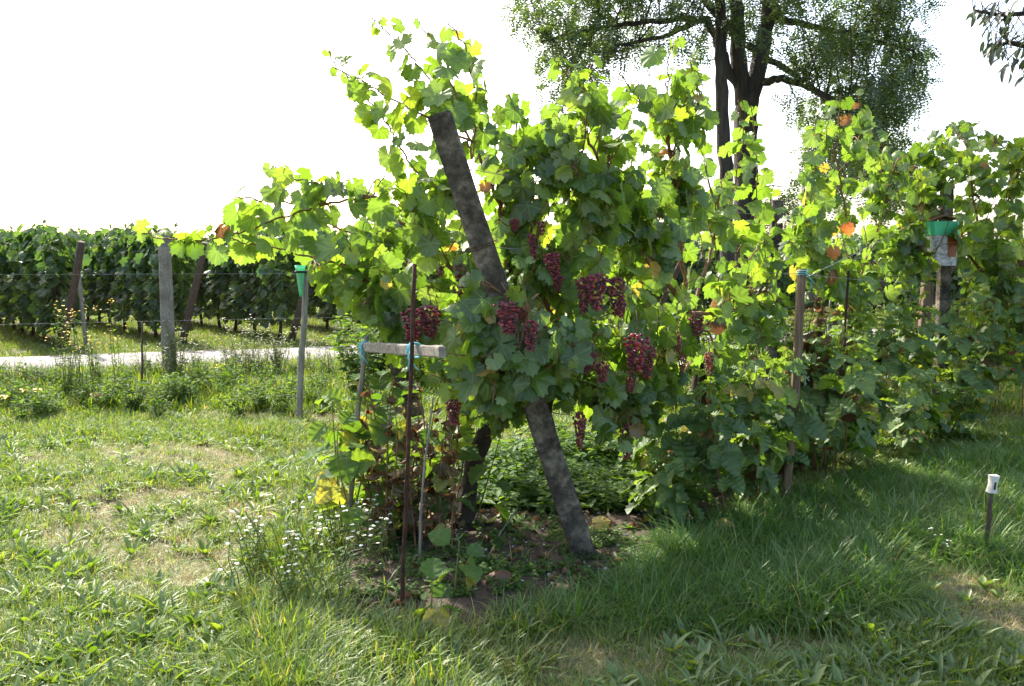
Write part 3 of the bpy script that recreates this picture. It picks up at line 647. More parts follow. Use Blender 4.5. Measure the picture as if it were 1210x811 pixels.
for x, y, h, w, o_ in ((822, 385, 26, 20, -.4), (838, 430, 28, 12, -.3), (885, 350, 22, 13, -.4), (800, 405, 26, 12, -.3), (806, 430, 22, 12, -.3)): v3.cluster(x, y, dep(x) + o_, h, w)
v3.done()

v4 = Vine('pale green grape vine climbing above the withered raspberry foliage', (3.25, 8.2, 0))
v4.trunk([(3.25, 8.2, -.05), P(1000, 460, 8.1), P(1005, 360, 8.0)], [.035, .03, .025])
v4.arm(IP((1005, 360), (1000, 260), (985, 170)), .014, .008); v4.arm(IP((1005, 360), (1040, 260), (1060, 190)), .014, .008); v4.arm(IP((1005, 360), (960, 300), (950, 220)), .012, .007); v4.arm(IP((1005, 360), (1060, 310), (1090, 250)), .012, .007)
PD = [(935, 250), (950, 180), (985, 150), (1060, 175), (1115, 185), (1125, 250), (1090, 260), (1088, 330), (1010, 390), (940, 360), (925, 300)]
for pts in ([(985, 190), (990, 150), (993, 112)], [(1005, 190), (1020, 150), (1016, 105)], [(960, 220), (958, 170), (965, 140)], [(1040, 210), (1045, 175), (1030, 155)], [(975, 180), (978, 140), (970, 120)]): v4.arm(IP(*pts), .006, .0035, True, step=.07, size=.18, start=.1, young=.6)
v4.fill(PD, 150, dep, .5, .175, (), .075, 1.2, young=.45)
for x, y in ((1003, 268), (986, 296)):
    link('withered_leaf', VLO, v4.root, frame(P(x, y, dep(x) - .5) - v4.base, Vector((.2, -.1, -1)), Vector((0, -1, .3)), .13))
    v4.green = MB(); v4.green.tube([P(x, y, dep(x) - .5), P(x + 4, y - 14, dep(x) - .35), P(x + 4, y - 20, dep(x))], .003, 3); v4.green.build('leaf_stalk', M_CANE, v4.root, base=v4.base)
v4.done()

v5 = Vine('dense dark grape vine behind the insect trap with grapes low on its trunk', (5.45, 9.7, 0))
v5.gap = False
v5.trunk([(5.45, 9.7, -.05), P(1176, 440, 9.7), P(1170, 390, 9.6), P(1165, 330, 9.5)], [.05, .045, .05, .03])
v5.arm(IP((1165, 330), (1150, 240), (1140, 165)), .016, .008); v5.arm(IP((1165, 330), (1190, 240), (1210, 180)), .016, .008); v5.arm(IP((1165, 330), (1110, 260), (1080, 200)), .014, .008); v5.arm(IP((1165, 330), (1230, 300), (1290, 240)), .014, .008)
PE = [(1065, 180), (1110, 150), (1140, 140), (1165, 145), (1180, 165), (1210, 165), (1300, 170), (1300, 400), (1200, 415), (1150, 405), (1135, 330), (1128, 245), (1090, 240)]
v5.arm([P(1130, 300, 9.1), P(1100, 300, 8.4), P(1080, 290, 8.3)], .006, .005)
v5.fill([(1060, 250), (1094, 262), (1100, 300), (1110, 345), (1060, 350)], 14, lambda x: 8.25, .1, .17, (), .07, .5)
v5.fill(PE, 225, dep, .7, .19, (), .085, 1.3, young=.05)
for x, y, h, w in ((1175, 422, 34, 13), (1198, 428, 26, 12), (1160, 395, 24, 14), (1186, 392, 22, 12), (1216, 425, 28, 14)): v5.cluster(x, y, 9.3, h, w)
v5.done()

v6 = Vine('shaded grape vine on the dark rear end post, seen through the front leaves', (-.5, 6.9, 0))
v6.trunk([(-.5, 6.9, -.05), (-.45, 6.9, .5), (-.4, 6.8, 1.1)], [.04, .035, .03])
for dx, dy, z in ((-1.0, -.5, 1.9), (-.4, .4, 2.2), (.7, .9, 2.0), (1.6, 2.6, 1.9), (.2, .2, 1.5)): v6.arm([(-.4, 6.8, 1.1), (-.4 + dx * .5, 6.8 + dy * .5, 1.1 + (z - 1.1) * .7), (-.4 + dx, 6.8 + dy, z)], .012, .007)
PG = [(395, 300), (440, 230), (560, 210), (760, 200), (850, 290), (830, 400), (700, 420), (600, 420), (470, 390), (410, 350)]
v6.fill(PG, 62, lambda x: 6.4 + max(0, x - 500) * .006, .5, .18, (), .08, 1.4, young=.25)
v6.done()

# ------------------------------------------------------------------ raspberries and other leafy plants
def rasp(base, top, nleaf, size, label, group, dry=.0, yel=.06, cat='raspberry plant', name='raspberry_plant', mats=None, stem=M_CANE, r=.0065, start=.3):
    base = Vector(base); base.z = hgt(base.x, base.y) - .01; top = Vector(top); root = thing(name, label, cat, base, group); mb = MB()
    L = (top - base).length; bend = Vector((random.uniform(-.12, .12), random.uniform(-.12, .12), 0)) * L
    pts = [base.lerp(top, t / 10) + bend * math.sin(math.pi * t / 10) * (t / 10) for t in range(11)]
    mb.tube(pts, [r * (1 - .06 * i) for i in range(11)], 5); ang = random.uniform(0, 6)
    for i in range(nleaf):
        u = start + (1 - start) * (i + random.uniform(-.3, .3)) / max(1, nleaf - 1); u = max(.1, min(1, u)); k = min(9, int(u * 10)); p = pts[k].lerp(pts[k + 1], u * 10 - k)
        ang += 2.4 + random.uniform(-.4, .4); sc = size * random.uniform(.7, 1.15) * (1 if u < .85 else .65)
        outw = Vector((math.cos(ang), math.sin(ang), 0)); up = .35 if u < .8 else .8
        tip = (outw + UPV * random.uniform(-.9, up) + rv(.3)).normalized(); nrm = UPV + outw * .4 + rv(.6)
        y = random.random()
        if y < dry: me = random.choice(RLD); tip = (outw * .4 - UPV + rv(.2)).normalized()
        elif y < dry + yel: me = random.choice(RLY)
        else: me = random.choice(mats or (RLL if u > .78 else RL))
        M = frame(p - base + tip * (.42 * sc), tip, nrm, sc); link('leaf', me, root, M)
    mb.build('cane', stem, root, base=base); return root
RG = 'raspberry plants in the row along the stakes'
RLAB = 'dark green raspberry plant in the row between stakes and long grass'
RPOLY = [(765, 615), (850, 622), (940, 598), (1040, 562), (1110, 526), (1150, 500)]
for i in range(38):
    t = (i + random.uniform(-.5, .5)) / 37 * 4.99; t = max(0, min(4.98, t)); k = int(t); f = t - k
    bx = RPOLY[k][0] * (1 - f) + RPOLY[k + 1][0] * f; by = RPOLY[k][1] * (1 - f) + RPOLY[k + 1][1] * f
    b = GP(bx, by - random.uniform(0, 48)); ty = lerp_tab([(765, 540), (800, 480), (860, 400), (950, 390), (1000, 395), (1080, 390), (1140, 385)], bx) + random.uniform(-10, 80)
    tp = P(bx + random.uniform(-34, 34), ty, b.y + random.uniform(-.35, .1))
    rasp(b, tp, random.randint(14, 19), random.uniform(.19, .265), RLAB, RG, dry=.05, start=.32)
for i in range(22):                # second line, behind the stakes, up to the trap
    x = 850 + i * 17 + random.uniform(-8, 8); D = lerp_tab([(850, 6.4), (1000, 7.6), (1200, 8.6)], x); b = P(x, 450, D); b.z = 0
    rasp(b, P(x + random.uniform(-15, 15), lerp_tab([(850, 420), (950, 380), (1050, 345), (1140, 330), (1200, 370)], x) + random.uniform(-20, 50), D - .1), 15, .25, 'raspberry plant behind the stakes, reaching up to the wire', 'raspberry plants behind the stakes', dry=.1, start=.35)
for i in range(4):
    x = 955 + i * 12; b = P(x, 450, 6.3); b.z = 0
    rasp(b, P(x + random.uniform(-6, 14), 335 + i * 8, 6.2), 9, .24, 'withered raspberry cane with curled brown leaves beside the tall stake', 'withered raspberry canes', dry=.9, start=.45)
def broad_leaf(seed):
    mb = MB(); mb.tube([(0, -.35, .02), (0, .03, 0)], .012, 4, 1); ovate(mb, TRS(0, 0, 0), .85, .8, .12, .35, True, 8); return mb.mesh('broad_leaf', [M_WEED, M_GCANE], False)
BL = [broad_leaf(i) for i in range(2)]
for lab, (bx, by), (tx, ty), nl, sz in (('broad leaved green plant with drooping leaves left of the rusty rod', (405, 640), (392, 470), 9, .2), ('drooping green leaves of a plant in front of the rear end post', (470, 640), (465, 445), 12, .19), ('broad leaved plant spreading on the lawn edge by the grey stake', (425, 655), (400, 500), 9, .18), ('green plant with large hanging leaves beside the dark crooked trunk', (520, 640), (545, 480), 10, .19),
                                     ('broad leaved green plant climbing the thin grey stake', (416, 630), (430, 440), 10, .2),
                                     ('young leafy plant with pointed pale leaves at the foot of the rusty rod', (508, 745), (511, 690), 8, .15), ('small leafy plant at the edge of the bare soil beside the rod', (536, 708), (543, 640), 8, .15),
                                     ('bushy green plant with overlapping leaves under the crossbar by the rear post', (448, 600), (448, 450), 14, .18), ('tall leafy plant with small leaves behind the dead stalks', (500, 605), (486, 455), 14, .16), ('low leafy plant with rounded leaves at the foot of the dead stalks', (465, 640), (462, 575), 9, .16),
                                     ('broad leaved plant drooping beside the dark vine trunk', (560, 628), (590, 520), 7, .17), ('green plant with heart shaped leaves hanging below the grey crossbar', (440, 632), (412, 455), 11, .21), ('broad leaved plant with yellowing leaves at the foot of the grey stake', (395, 610), (402, 540), 7, .2), ('leafy plant growing up between the dead stalks', (490, 640), (505, 500), 9, .18),
                                     ('leafy plant reaching through the crossbar with pale undersides', (455, 640), (440, 480), 9, .19)):
    b = GP(bx, by); rasp(b, P(tx, ty, b.y), nl, sz, lab, None, yel=.1, cat='leafy plant', name='leafy_plant', mats=BL, stem=M_GCANE, start=.35)
for i in range(17):
    x = 432 + i * 6.5 + random.uniform(-5, 5); b = GP(x, random.uniform(625, 660)); rasp(b, P(x + random.uniform(-12, 18), random.uniform(440, 520), b.y + .1), 9, .15, 'dead stalk with hanging brown leaves behind the rusty rod', 'dead stalks behind the rusty rod', dry=.92, cat='dead plant', name='dead_plant', start=.25)

# ------------------------------------------------------------------ locust trees and overhanging cherry
def spray(mb, p, d, L, n=7, w=.022, mi=0):
    d = d.normalized(); s = d.cross(UPV); s = s.normalized() if s.length > .1 else Vector((1, 0, 0)); s = (Matrix.Rotation(random.uniform(-.8, .8), 3, d) @ s)
    for i in range(n):
        q = p + d * (L * (i + .5) / n) - UPV * (.12 * L * (i / n) ** 2)
        for g_ in (-1, 1):
            o_ = (s * g_ + d * .3 + rv(.25)).normalized() * (w * 2.2); c = d * w
            mb.add([q, q + o_ * .5 + c * .5, q + o_, q + o_ * .5 - c * .5], [(0, 1, 2, 3)], mi)
def locust(label, base, limbs, crowns, D, nsp):
    base = Vector(base); root = thing('locust_tree', label, 'tree', base); tb = MB(); pts_all = []
    for pts, r0, r1 in limbs:
        q = []; pp = [P(x, y, D + o_) if not isinstance(y, str) else Vector((x, D, -.1)) for x, y, o_ in pts]
        for a, b in zip(pp, pp[1:]):
            for i in range(5): q.append(a.lerp(b, i / 5) + rv(.025))
        q.append(pp[-1]); m = len(q); tb.tube(q, [r0 + (r1 - r0) * i / (m - 1) for i in range(m)], 10, jit=.07); pts_all += q[m // 4:]
    cr = MB(); br = MB()
    for poly, n in crowns:
        for _ in range(n):
            x, y = rsamp(poly); t = P(x, y, D + random.gauss(0, 1.6)); a = min(pts_all, key=lambda v: (v - t).length + random.uniform(0, .6))
            pts = shoot_pts(a, t, random.uniform(.0, .15), 5, .05); br.tube(pts, [.018, .015, .012, .009, .007, .005], 4, cap=False)
            for k in range(nsp):
                u = random.uniform(.45, 1); i = min(4, int(u * 5)); p = pts[i].lerp(pts[i + 1], u * 5 - i) + rv(.22)
                spray(cr, p, rv(1) + Vector((0, 0, -.5)) + (t - a).normalized() * .4, random.uniform(.24, .38), 7, .034)
    tb.build('trunk', M_LBARK, root, base=base); br.build('branch', M_LBARK, root, base=base); o = cr.build('crown', M_LOCUST, root, smooth=False, base=base); o['kind'] = 'stuff'
LD = 16.0
locust('big locust tree with forked dark trunk and feathery crown behind the vines', (P(884, 400, LD).x, LD, 0),
       [([(4.42, 's', 0), (882, 230, 0), (881, 160, 0), (882, 112, 0)], .26, .21), ([(880, 125, 0), (872, 60, -.1), (868, -20, -.2), (855, -140, -.3), (840, -260, 0)], .17, .06),
        ([(884, 125, 0), (900, 65, .1), (910, 0, .3), (930, -110, .5), (950, -240, .6)], .18, .06),
        ([(873, 110, 0), (850, 55, -.2), (835, 22, -.4), (790, 24, -.6), (740, 28, -.6), (690, 36, -.8), (640, 50, -.8)], .085, .02), ([(835, 22, -.4), (780, 45, -.8), (715, 56, -1.0)], .06, .02), ([(868, 40, -.2), (800, -40, 0), (720, -70, .3), (640, -90, .2)], .08, .02),
        ([(896, 100, 0), (925, 92, -.4), (960, 105, -.8), (1000, 130, -1.2), (1040, 170, -1.3), (1055, 230, -1.3)], .08, .02), ([(885, 55, 0), (940, 90, .6), (975, 120, 1.0), (1010, 180, 1.2)], .07, .02), ([(912, 20, .3), (960, 30, 0), (1020, 45, -.3), (1080, 60, -.3)], .07, .02),
        ([(920, -40, .4), (990, -60, .2), (1060, -60, .2)], .07, .02)],
       [([(605, -60), (605, 60), (640, 100), (620, 150), (660, 150), (720, 85), (800, 70), (850, 60), (850, -60)], 75), ([(930, -40), (930, 60), (960, 90), (990, 140), (1060, 150), (1090, 100), (1100, 30), (1100, -40)], 80),
        ([(935, 150), (950, 120), (1000, 130), (1085, 100), (1095, 150), (1085, 240), (1050, 255), (1000, 200), (960, 250), (930, 260)], 62), ([(850, -40), (860, 40), (940, 70), (940, -40)], 16), ([(560, -260), (600, -60), (1110, -60), (1080, -260), (900, -360), (700, -340)], 150)], LD, 28)
locust('slim dark locust stem standing just beside the big forked tree', (P(861, 400, 15.2).x, 15.2, 0),
       [([(3.9, 's', 0), (857, 220, 0), (853, 110, 0), (851, 40, 0), (848, -60, 0), (850, -160, 0)], .14, .07)], [([(790, -200), (800, -40), (900, -40), (910, -200)], 24)], 15.2, 20)
ct = thing('cherry_tree', 'tree with long pointed dark leaves hanging in over the vines', 'tree', (6.3, 6.6, 0)); cb_ = MB(); base = Vector((6.3, 6.6, 0))
q = [base - UPV * .1, base + Vector((.02, 0, .8)), base + Vector((-.05, 0, 1.7)), base + Vector((-.2, -.1, 2.6)), base + Vector((-.1, .1, 3.6))]; cb_.tube(q, [.12, .1, .085, .06, .03], 9, jit=.05)
lim = [[q[2], base + Vector((-.9, -.4, 2.7)), P(1230, 15, 6.1), P(1180, 18, 6.0), P(1150, 12, 6.0)], [base + Vector((-.9, -.4, 2.7)), P(1240, 60, 6.1), P(1190, 50, 6.1), P(1170, 62, 6.1)], [P(1230, 15, 6.1), P(1200, -60, 6.2), P(1160, -120, 6.2)], [q[3], base + Vector((.8, .3, 3.4)), base + Vector((1.4, .3, 3.7))], [q[3], base + Vector((.1, .8, 3.6)), base + Vector((.1, 1.5, 4.0))]]
tips = []
for l in lim:
    l = [Vector(p) for p in l]; cb_.tube(l, [.035 - .028 * i / (len(l) - 1) for i in range(len(l))], 6); tips += [a.lerp(b, i / 5) for a, b in zip(l[1:], l[2:]) for i in range(6)]
CH = []
for i in range(2):
    m_ = MB(); ovate(m_, Matrix.Identity(4), 1, .36, .2, .25 + .15 * i, False, 5); CH.append(m_.mesh('cherry_leaf', M_CHERRY))
nl = 0
for t in tips:
    for k in range(6):
        e = t + rv(.22) - UPV * .06; x, y = pix(e)
        if 600 < x < 1212 and not inpoly(x, y, [(1140, -60), (1140, 10), (1160, 50), (1190, 85), (1240, 100), (1240, -60)]): continue
        cb_.tube([t, t.lerp(e, .6) + UPV * .02, e], [.004, .003, .002], 3, cap=False); nl += 1
        if nl <= 290: link('leaf', random.choice(CH), ct, frame(e - base, Vector((random.uniform(-.9, .1), random.uniform(-.4, .4), random.uniform(-.9, -.2))), UPV + rv(.7), random.uniform(.075, .12)))
cb_.build('trunk', M_LBARK, ct, base=base)

# ------------------------------------------------------------------ vineyard beyond the road
def far_foliage(seed):
    rnd = random.Random(seed); mb = MB(); lf = [grape_leaf(60 + i, 15, 1.5, .3, True) for i in range(3)]
    for _ in range(430):
        z = .28 + 1.66 * rnd.random() ** .75; x = rnd.uniform(-.68, .68); y = rnd.choice((-1, 1)) * (rnd.uniform(.08, .3) + .16 * math.sin(x * 5 + seed) * math.sin(z * 4 + seed * 2))
        if z > 1.8: z += rnd.uniform(-.05, .16)
        n_ = Vector((rnd.uniform(-.9, .9), math.copysign(1, y) * rnd.uniform(.2, 1), rnd.uniform(-.1, 1.0))); t_ = Vector((rnd.uniform(-1.1, 1.1), y * 2, rnd.uniform(-1, .1)))
        mb.inst(rnd.choice(lf), frame(Vector((x, y, z)), t_, n_, rnd.uniform(.15, .24)))
    for _ in range(5):
        x = rnd.uniform(-.6, .6); h = rnd.uniform(.1, .32); mb.tube([(x, 0, 1.7), (x + rnd.uniform(-.1, .1), 0, 1.95 + h)], .005, 3)
        for k in range(4): mb.inst(rnd.choice(lf), frame(Vector((x + rnd.uniform(-.08, .08), rnd.uniform(-.06, .06), 1.9 + h * k / 3)), Vector((rnd.uniform(-1, 1), rnd.uniform(-1, 1), -.3)), Vector((rnd.uniform(-1, 1), rnd.uniform(-1, 1), 1)), rnd.uniform(.08, .15)))
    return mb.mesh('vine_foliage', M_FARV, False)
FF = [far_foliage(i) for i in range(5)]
FT = []
for i in range(3):
    mb = MB(); mb.tube([(0, 0, -.05), (.03 * i, .02, .3), (-.02, 0, .7), (.02, 0, 1.2)], [.04, .032, .035, .02], 7, jit=.15)
    for s in (-1, 1): mb.tube([(0, 0, .85), (s * .3, 0, 1.0), (s * .6, 0, 1.0)], [.018, .014, .008], 5)
    FT.append(mb.mesh('vine_trunk', M_TRUNK))
VD = Vector((-.62, .785, 0)); E0 = Vector((-10.1, 14.7, 0)); ES = Vector((1.92, .7, 0))
for r_ in range(-1, 17):
    E = E0 + ES * r_; rz = math.atan2(VD.y, VD.x)
    for i in range(9 if r_ < 6 else 6):
        p = E + VD * (.75 + 1.2 * i) + rv(.05); p.z = 0
        t = thing('vineyard_vine', 'trellised grape vine in the vineyard rows beyond the pale road', 'grape vine', p, 'vines in the vineyard beyond the road'); t.rotation_euler = (0, 0, rz + random.choice((0, math.pi))); s_ = random.uniform(1.02, 1.16); t.scale = (1, 1, s_)
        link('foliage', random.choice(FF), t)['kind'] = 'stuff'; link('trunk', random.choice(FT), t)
    lab = 'leaning wooden end post of a vineyard row beyond the pale road'
    round_stake('vineyard_post', lab, [E + VD * .25 - UPV * .1, E - VD * .55 + Vector((.28, 0, 1.95))], .075, .065, M_WOODD, 'post', 'vineyard end posts', 8)
    if r_ == 1: round_stake('vineyard_post', 'thin pale upright post beside a leaning vineyard end post', [E + Vector((.3, .2, -.1)), E + Vector((.2, .2, 1.75))], .04, .038, M_WOODG, 'post', None, 8)

# ------------------------------------------------------------------ chain link fence
FN = Vector((4.0, 1.4, 0)).normalized(); F0 = Vector((-9.8, 9.78, 0)); FLEN = 13.0
fence = thing('chain_link_fence', 'rusty chain link fence with concrete posts along the near side of the road', 'fence', F0)
mb = MB(); pt = .07; n = int(FLEN / pt); z0, z1 = .12, 1.45; hz = pt
for s in (-1, 1):
    for i in range(-int((z1 - z0) / pt), n + int((z1 - z0) / pt), 1):
        xa = i * pt; xb = xa + s * (z1 - z0); za, zb = z0, z1
        if min(xa, xb) < 0 or max(xa, xb) > FLEN: continue
        mb.tube([FN * xa + UPV * za + Vector((0, .004 * s, 0)), FN * xb + UPV * zb + Vector((0, .004 * s, 0))], .0008, 3, cap=False)
mb.build('mesh', M_RUST, fence)
for z in (.14, .8, 1.44):
    mb = MB(); mb.tube([UPV * z + Vector((0, -.008, 0)), FN * FLEN + UPV * z + Vector((0, -.008, 0))], .003, 4); mb.build('tension_wire', M_WIRE, fence)
def fpt(px): # point of the fence line seen at this column
    a = (px - 605) / F; s = (a * F0.y - F0.x) / (FN.x - a * FN.y); return F0 + FN * s
for px, top, mat in ((201, 272, M_CONCP), (-130, 275, M_CONCP), (455, 285, M_CONCP)):
    p = fpt(px); d = P(px, top, p.y) - p; mb = MB()
    w = .072
    for i in range(9):
        z = -.1 + (d.z + .1) * i / 8; h = w * (1.05 - .12 * i / 8)
        for u, v in ((-1, -.75), (-.75, -1), (.75, -1), (1, -.75), (1, .75), (.75, 1), (-.75, 1), (-1, .75)): mb.v.append((u * h + random.uniform(-.002, .002), v * h - .11, z))
    for i in range(8):
        for q in range(8): a = i * 8 + q; b = i * 8 + (q + 1) % 8; mb.f.append((a, b, b + 8, a + 8))
    mb.f.append(tuple(range(64, 72))); mb.m = [0] * len(mb.f); mb.build('post', mat, fence, smooth=False, base=F0 - p)

# ------------------------------------------------------------------ grass and weeds
HID = {}
def tuft(seed, n, L, w, spread, lean, mat, segs=3, droop=.5):
    rnd = random.Random(seed); mb = MB()
    for _ in range(n):
        a = rnd.uniform(0, 6.283); r = spread * math.sqrt(rnd.random()); b = Vector((r * math.cos(a), r * math.sin(a), -.01)); a2 = a + rnd.uniform(-.9, .9); l = L * rnd.uniform(.45, 1.1)
        d = Vector((math.cos(a2), math.sin(a2), 0)); s = Vector((-d.y, d.x, 0)) * w * rnd.uniform(.6, 1.2) * .5; ln = lean * rnd.uniform(.2, 1.3); vs_ = []
        for i in range(segs + 1):
            t = i / segs; th = ln * (.35 + t * droop * 2); p = b + d * (l * t * math.sin(min(th, 2.2))) + UPV * (l * t * math.cos(min(th, 1.75))); ww = (1 - t ** 1.6) * (1 if i else .7)
            vs_ += [p - s * ww, p + s * ww] if i < segs else [p]
        mb.add(vs_, [(2 * i, 2 * i + 1, 2 * i + 3, 2 * i + 2) for i in range(segs - 1)] + [(2 * segs - 2, 2 * segs - 1, 2 * segs)])
    return mb.mesh('tuft', mat)
def rosette(seed, n, L, W, mat, up=.4):
    rnd = random.Random(seed); mb = MB()
    for i in range(n):
        a = i * 2.4 + rnd.uniform(-.3, .3); ovate(mb, TRS(0, 0, 0, a, up * rnd.uniform(.3, 1.4)), L * rnd.uniform(.6, 1.1), W, .2, .35, False, 4)
    return mb.mesh('rosette', mat)
def sprig(seed, n, h, lw, mat):
    rnd = random.Random(seed); mb = MB()
    for i in range(n):
        a = rnd.uniform(0, 6.28); b = Vector((rnd.uniform(-.05, .05), rnd.uniform(-.05, .05), -.01)); t = b + Vector((math.cos(a) * .1, math.sin(a) * .1, h * rnd.uniform(.5, 1.1)))
        mb.tube([b, t], [.002, .001], 3, cap=False)
        for k in range(9): p = b.lerp(t, .2 + .09 * k); q = rnd.uniform(0, 6.28); M = frame(p, Vector((math.cos(q), math.sin(q), rnd.uniform(-.3, .5))), UPV + Vector((rnd.uniform(-.5, .5), rnd.uniform(-.5, .5), 0)), 1); ovate(mb, M, lw * rnd.uniform(.7, 1.2), lw * .45, .15, .2, False, 3)
    return mb.mesh('sprig', mat)
def scatter(name, variants, pts, kind='stuff'):
    """points: (x, y, z, rotz, scale, variant)"""
    cl = bpy.data.collections.new(name + '_variants')
    for i, me in enumerate(variants): cl.objects.link(bpy.data.objects.new('%s_%02d' % (name, i), me))
    me = bpy.data.meshes.new(name); me.from_pydata([p[:3] for p in pts], [], [])
    for an, ty, ix in (('rz', 'FLOAT', 3), ('sc', 'FLOAT', 4), ('vi', 'INT', 5)):
        at = me.attributes.new(an, ty, 'POINT'); at.data.foreach_set('value', [p[ix] for p in pts])
    o = link(name, me); ng = bpy.data.node_groups.new(name, 'GeometryNodeTree'); ng.interface.new_socket('Geometry', in_out='INPUT', socket_type='NodeSocketGeometry'); ng.interface.new_socket('Geometry', in_out='OUTPUT', socket_type='NodeSocketGeometry')
    n = ng.nodes; l = ng.links; gi = n.new('NodeGroupInput'); go = n.new('NodeGroupOutput'); ip = n.new('GeometryNodeInstanceOnPoints'); ci = n.new('GeometryNodeCollectionInfo')
    ci.inputs['Collection'].default_value = cl; ci.inputs['Separate Children'].default_value = True; ci.inputs['Reset Children'].default_value = True
    def att(nm, ty): a = n.new('GeometryNodeInputNamedAttribute'); a.data_type = ty; a.inputs['Name'].default_value = nm; return a.outputs['Attribute']
    cx = n.new('ShaderNodeCombineXYZ'); l.new(att('rz', 'FLOAT'), cx.inputs[2])
    l.new(gi.outputs[0], ip.inputs['Points']); l.new(ci.outputs[0], ip.inputs['Instance']); ip.inputs['Pick Instance'].default_value = True; l.new(att('vi', 'INT'), ip.inputs['Instance Index'])
    l.new(cx.outputs[0], ip.inputs['Rotation']); l.new(att('sc', 'FLOAT'), ip.inputs['Scale']); l.new(ip.outputs[0], go.inputs[0])
    md = o.modifiers.new('scatter', 'NODES'); md.node_group = ng; o['kind'] = 'stuff'; return o
TRACKS = [(*GP(370, 530).xy, *GP(30, 640).xy, .5), (*GP(1130, 705).xy, *GP(1200, 740).xy, .4), (*GP(640, 780).xy, *GP(1000, 775).xy, .35), (*GP(20, 700).xy, *GP(140, 690).xy, .3)]
def bare(x, y):     # worn, thin patches of the lawn
    b = noise.noise((x * .8, y * 1.1, 7)) + .4 * noise.noise((x * 2.6, y * 2.6, 2))
    for (ax_, ay_, bx_, by_, w) in TRACKS:
        a = Vector((ax_, ay_)); d = Vector((bx_, by_)) - a; p = Vector((x, y)) - a; t = max(0, min(1, p.dot(d) / max(d.length_squared, 1e-6)))
        b += (.45 if ax_ < 0 else .75) * max(0, 1 - (p - d * t).length / w)
    return b
def road_side(x, y): return (Vector((x, y, 0)) - R0).dot(RN)
def is_long(x, y):  # the shaded long grass in front of the raspberries
    px, py = pix(Vector((x, y, 0)))
    return inpoly(px, py, [(600, 700), (690, 680), (760, 640), (870, 600), (1060, 560), (1210, 530), (1400, 520), (1400, 690), (1150, 690), (1010, 740), (800, 750), (640, 740)])
SHRUBS = []; lawn = []; longg = []; ros = []; straw = []; far = []
for _ in range(60000):
    y = 2.3 + 9.5 * random.random() ** 1.5; x = random.uniform(-1, 1) * (1.0 + .72 * y)
    if bed_d(x, y) > .02 and random.random() < .985: continue
    if road_side(x, y) > -.1: continue
    if is_long(x, y) and bare(x, y) < .45 and random.random() < .72 + noise.noise((x * 1.6, y * 1.6, 4)): longg.append((x, y, hgt(x, y), random.uniform(0, 6.28), random.uniform(.35, 1.0) * (1 + .5 * noise.noise((x * 1.9, y * 1.9, 9))), random.randrange(5))); continue
    b = bare(x, y); px, py = pix(Vector((x, y, 0)))
    if b > .22 and random.random() < .75: straw.append((x, y, hgt(x, y), random.uniform(0, 6.28), random.uniform(.5, 1.1), random.randrange(3))) if random.random() < .6 else None; continue
    if b > .06 and random.random() < .45: straw.append((x, y, hgt(x, y), random.uniform(0, 6.28), random.uniform(.5, 1.1), random.randrange(3))); continue
    tall = 1.0
    if 300 < px < 620 and py > 640: tall = 1.7
    elif py < 520: tall = 1.35
    if random.random() < .2: ros.append((x, y, hgt(x, y), random.uniform(0, 6.28), random.uniform(.6, 1.15), random.choice((0, 1, 2, 3, 3, 4, 4, 5, 5))))
    else: lawn.append((x, y, hgt(x, y), random.uniform(0, 6.28), random.uniform(.6, 1.1) * tall, random.randrange(6)))
random.shuffle(longg); longg = longg[:3000]
INFO.append(('tufts', len(lawn), len(longg), len(ros), len(straw)))
scatter('lawn_grass', [tuft(i, 30, .11, .006, .07, .95, M_GRASS) for i in range(6)], lawn)
scatter('long_grass', [tuft(20 + i, 34, .29, .0078, .10, .95, M_LONG, 4, .95) for i in range(5)], longg)
scatter('lawn_weeds', [rosette(i, 8, .12, .03, M_LAWNW, .85) for i in range(3)] + [rosette(i + 9, 11, .14, .016, M_LAWNW, .8) for i in range(3)], ros)
scatter('dry_thatch', [tuft(40 + i, 20, .09, .004, .08, 1.6, M_STRAW) for i in range(3)], straw)
for _ in range(22000):
    y = random.uniform(9, 30); x = random.uniform(-1, 1) * (.75 * y)
    s = road_side(x, y)
    if -.05 < s < 2.35: continue
    far.append((x, y, hgt(x, y), random.uniform(0, 6.28), random.uniform(.9, 1.7) * (.7 if s > 2 else 1.2), random.randrange(4)))
scatter('verge_grass', [tuft(60 + i, 22, .14, .012, .12, .8, M_GRASS, 2) for i in range(4)], far)
for i in range(34):                # rough greenery between the vines and the road
    x = 420 + i * 24 + random.uniform(-10, 10); p = P(x, 400, random.uniform(9.6, 11.6) if x < 900 else random.uniform(11, 13)); SHRUBS.append(p)
wd = []
for _ in range(520):               # low leafy weeds in the bed behind the post
    x, y = rsamp([(-.5, 5.3), (.3, 5.2), (1.0, 5.4), (2.2, 6.4), (3.5, 8.0), (2.5, 8.4), (.5, 7.4), (-.8, 6.4)]); wd.append((x, y, hgt(x, y) + .02, random.uniform(0, 6.28), random.uniform(.7, 1.5), random.randrange(4)))
for _ in range(260):
    x, y = rsamp([(-.7, 3.7), (.5, 4.1), (1.3, 5.0), (.4, 5.2), (-.7, 5.0)]); wd.append((x, y, hgt(x, y) + .02, random.uniform(0, 6.28), random.uniform(.2, .55), random.randrange(4)))
scatter('bed_weeds', [sprig(i, 7, .16, .06, M_WEED) for i in range(2)] + [rosette(30 + i, 9, .15, .06, M_WEED, .6) for i in range(2)], wd)
sm = MB(); pebs = []
for i in range(3):
    m_ = MB(); m_.inst(BERRY, Matrix.Diagonal((1, .75, .55, 1))); m_.v = [tuple(Vector(v) * (1 + .18 * noise.noise(Vector(v) * 2 + Vector((i, 0, 0))))) for v in m_.v]; pebs.append(m_.mesh('pebble', M_STONE))
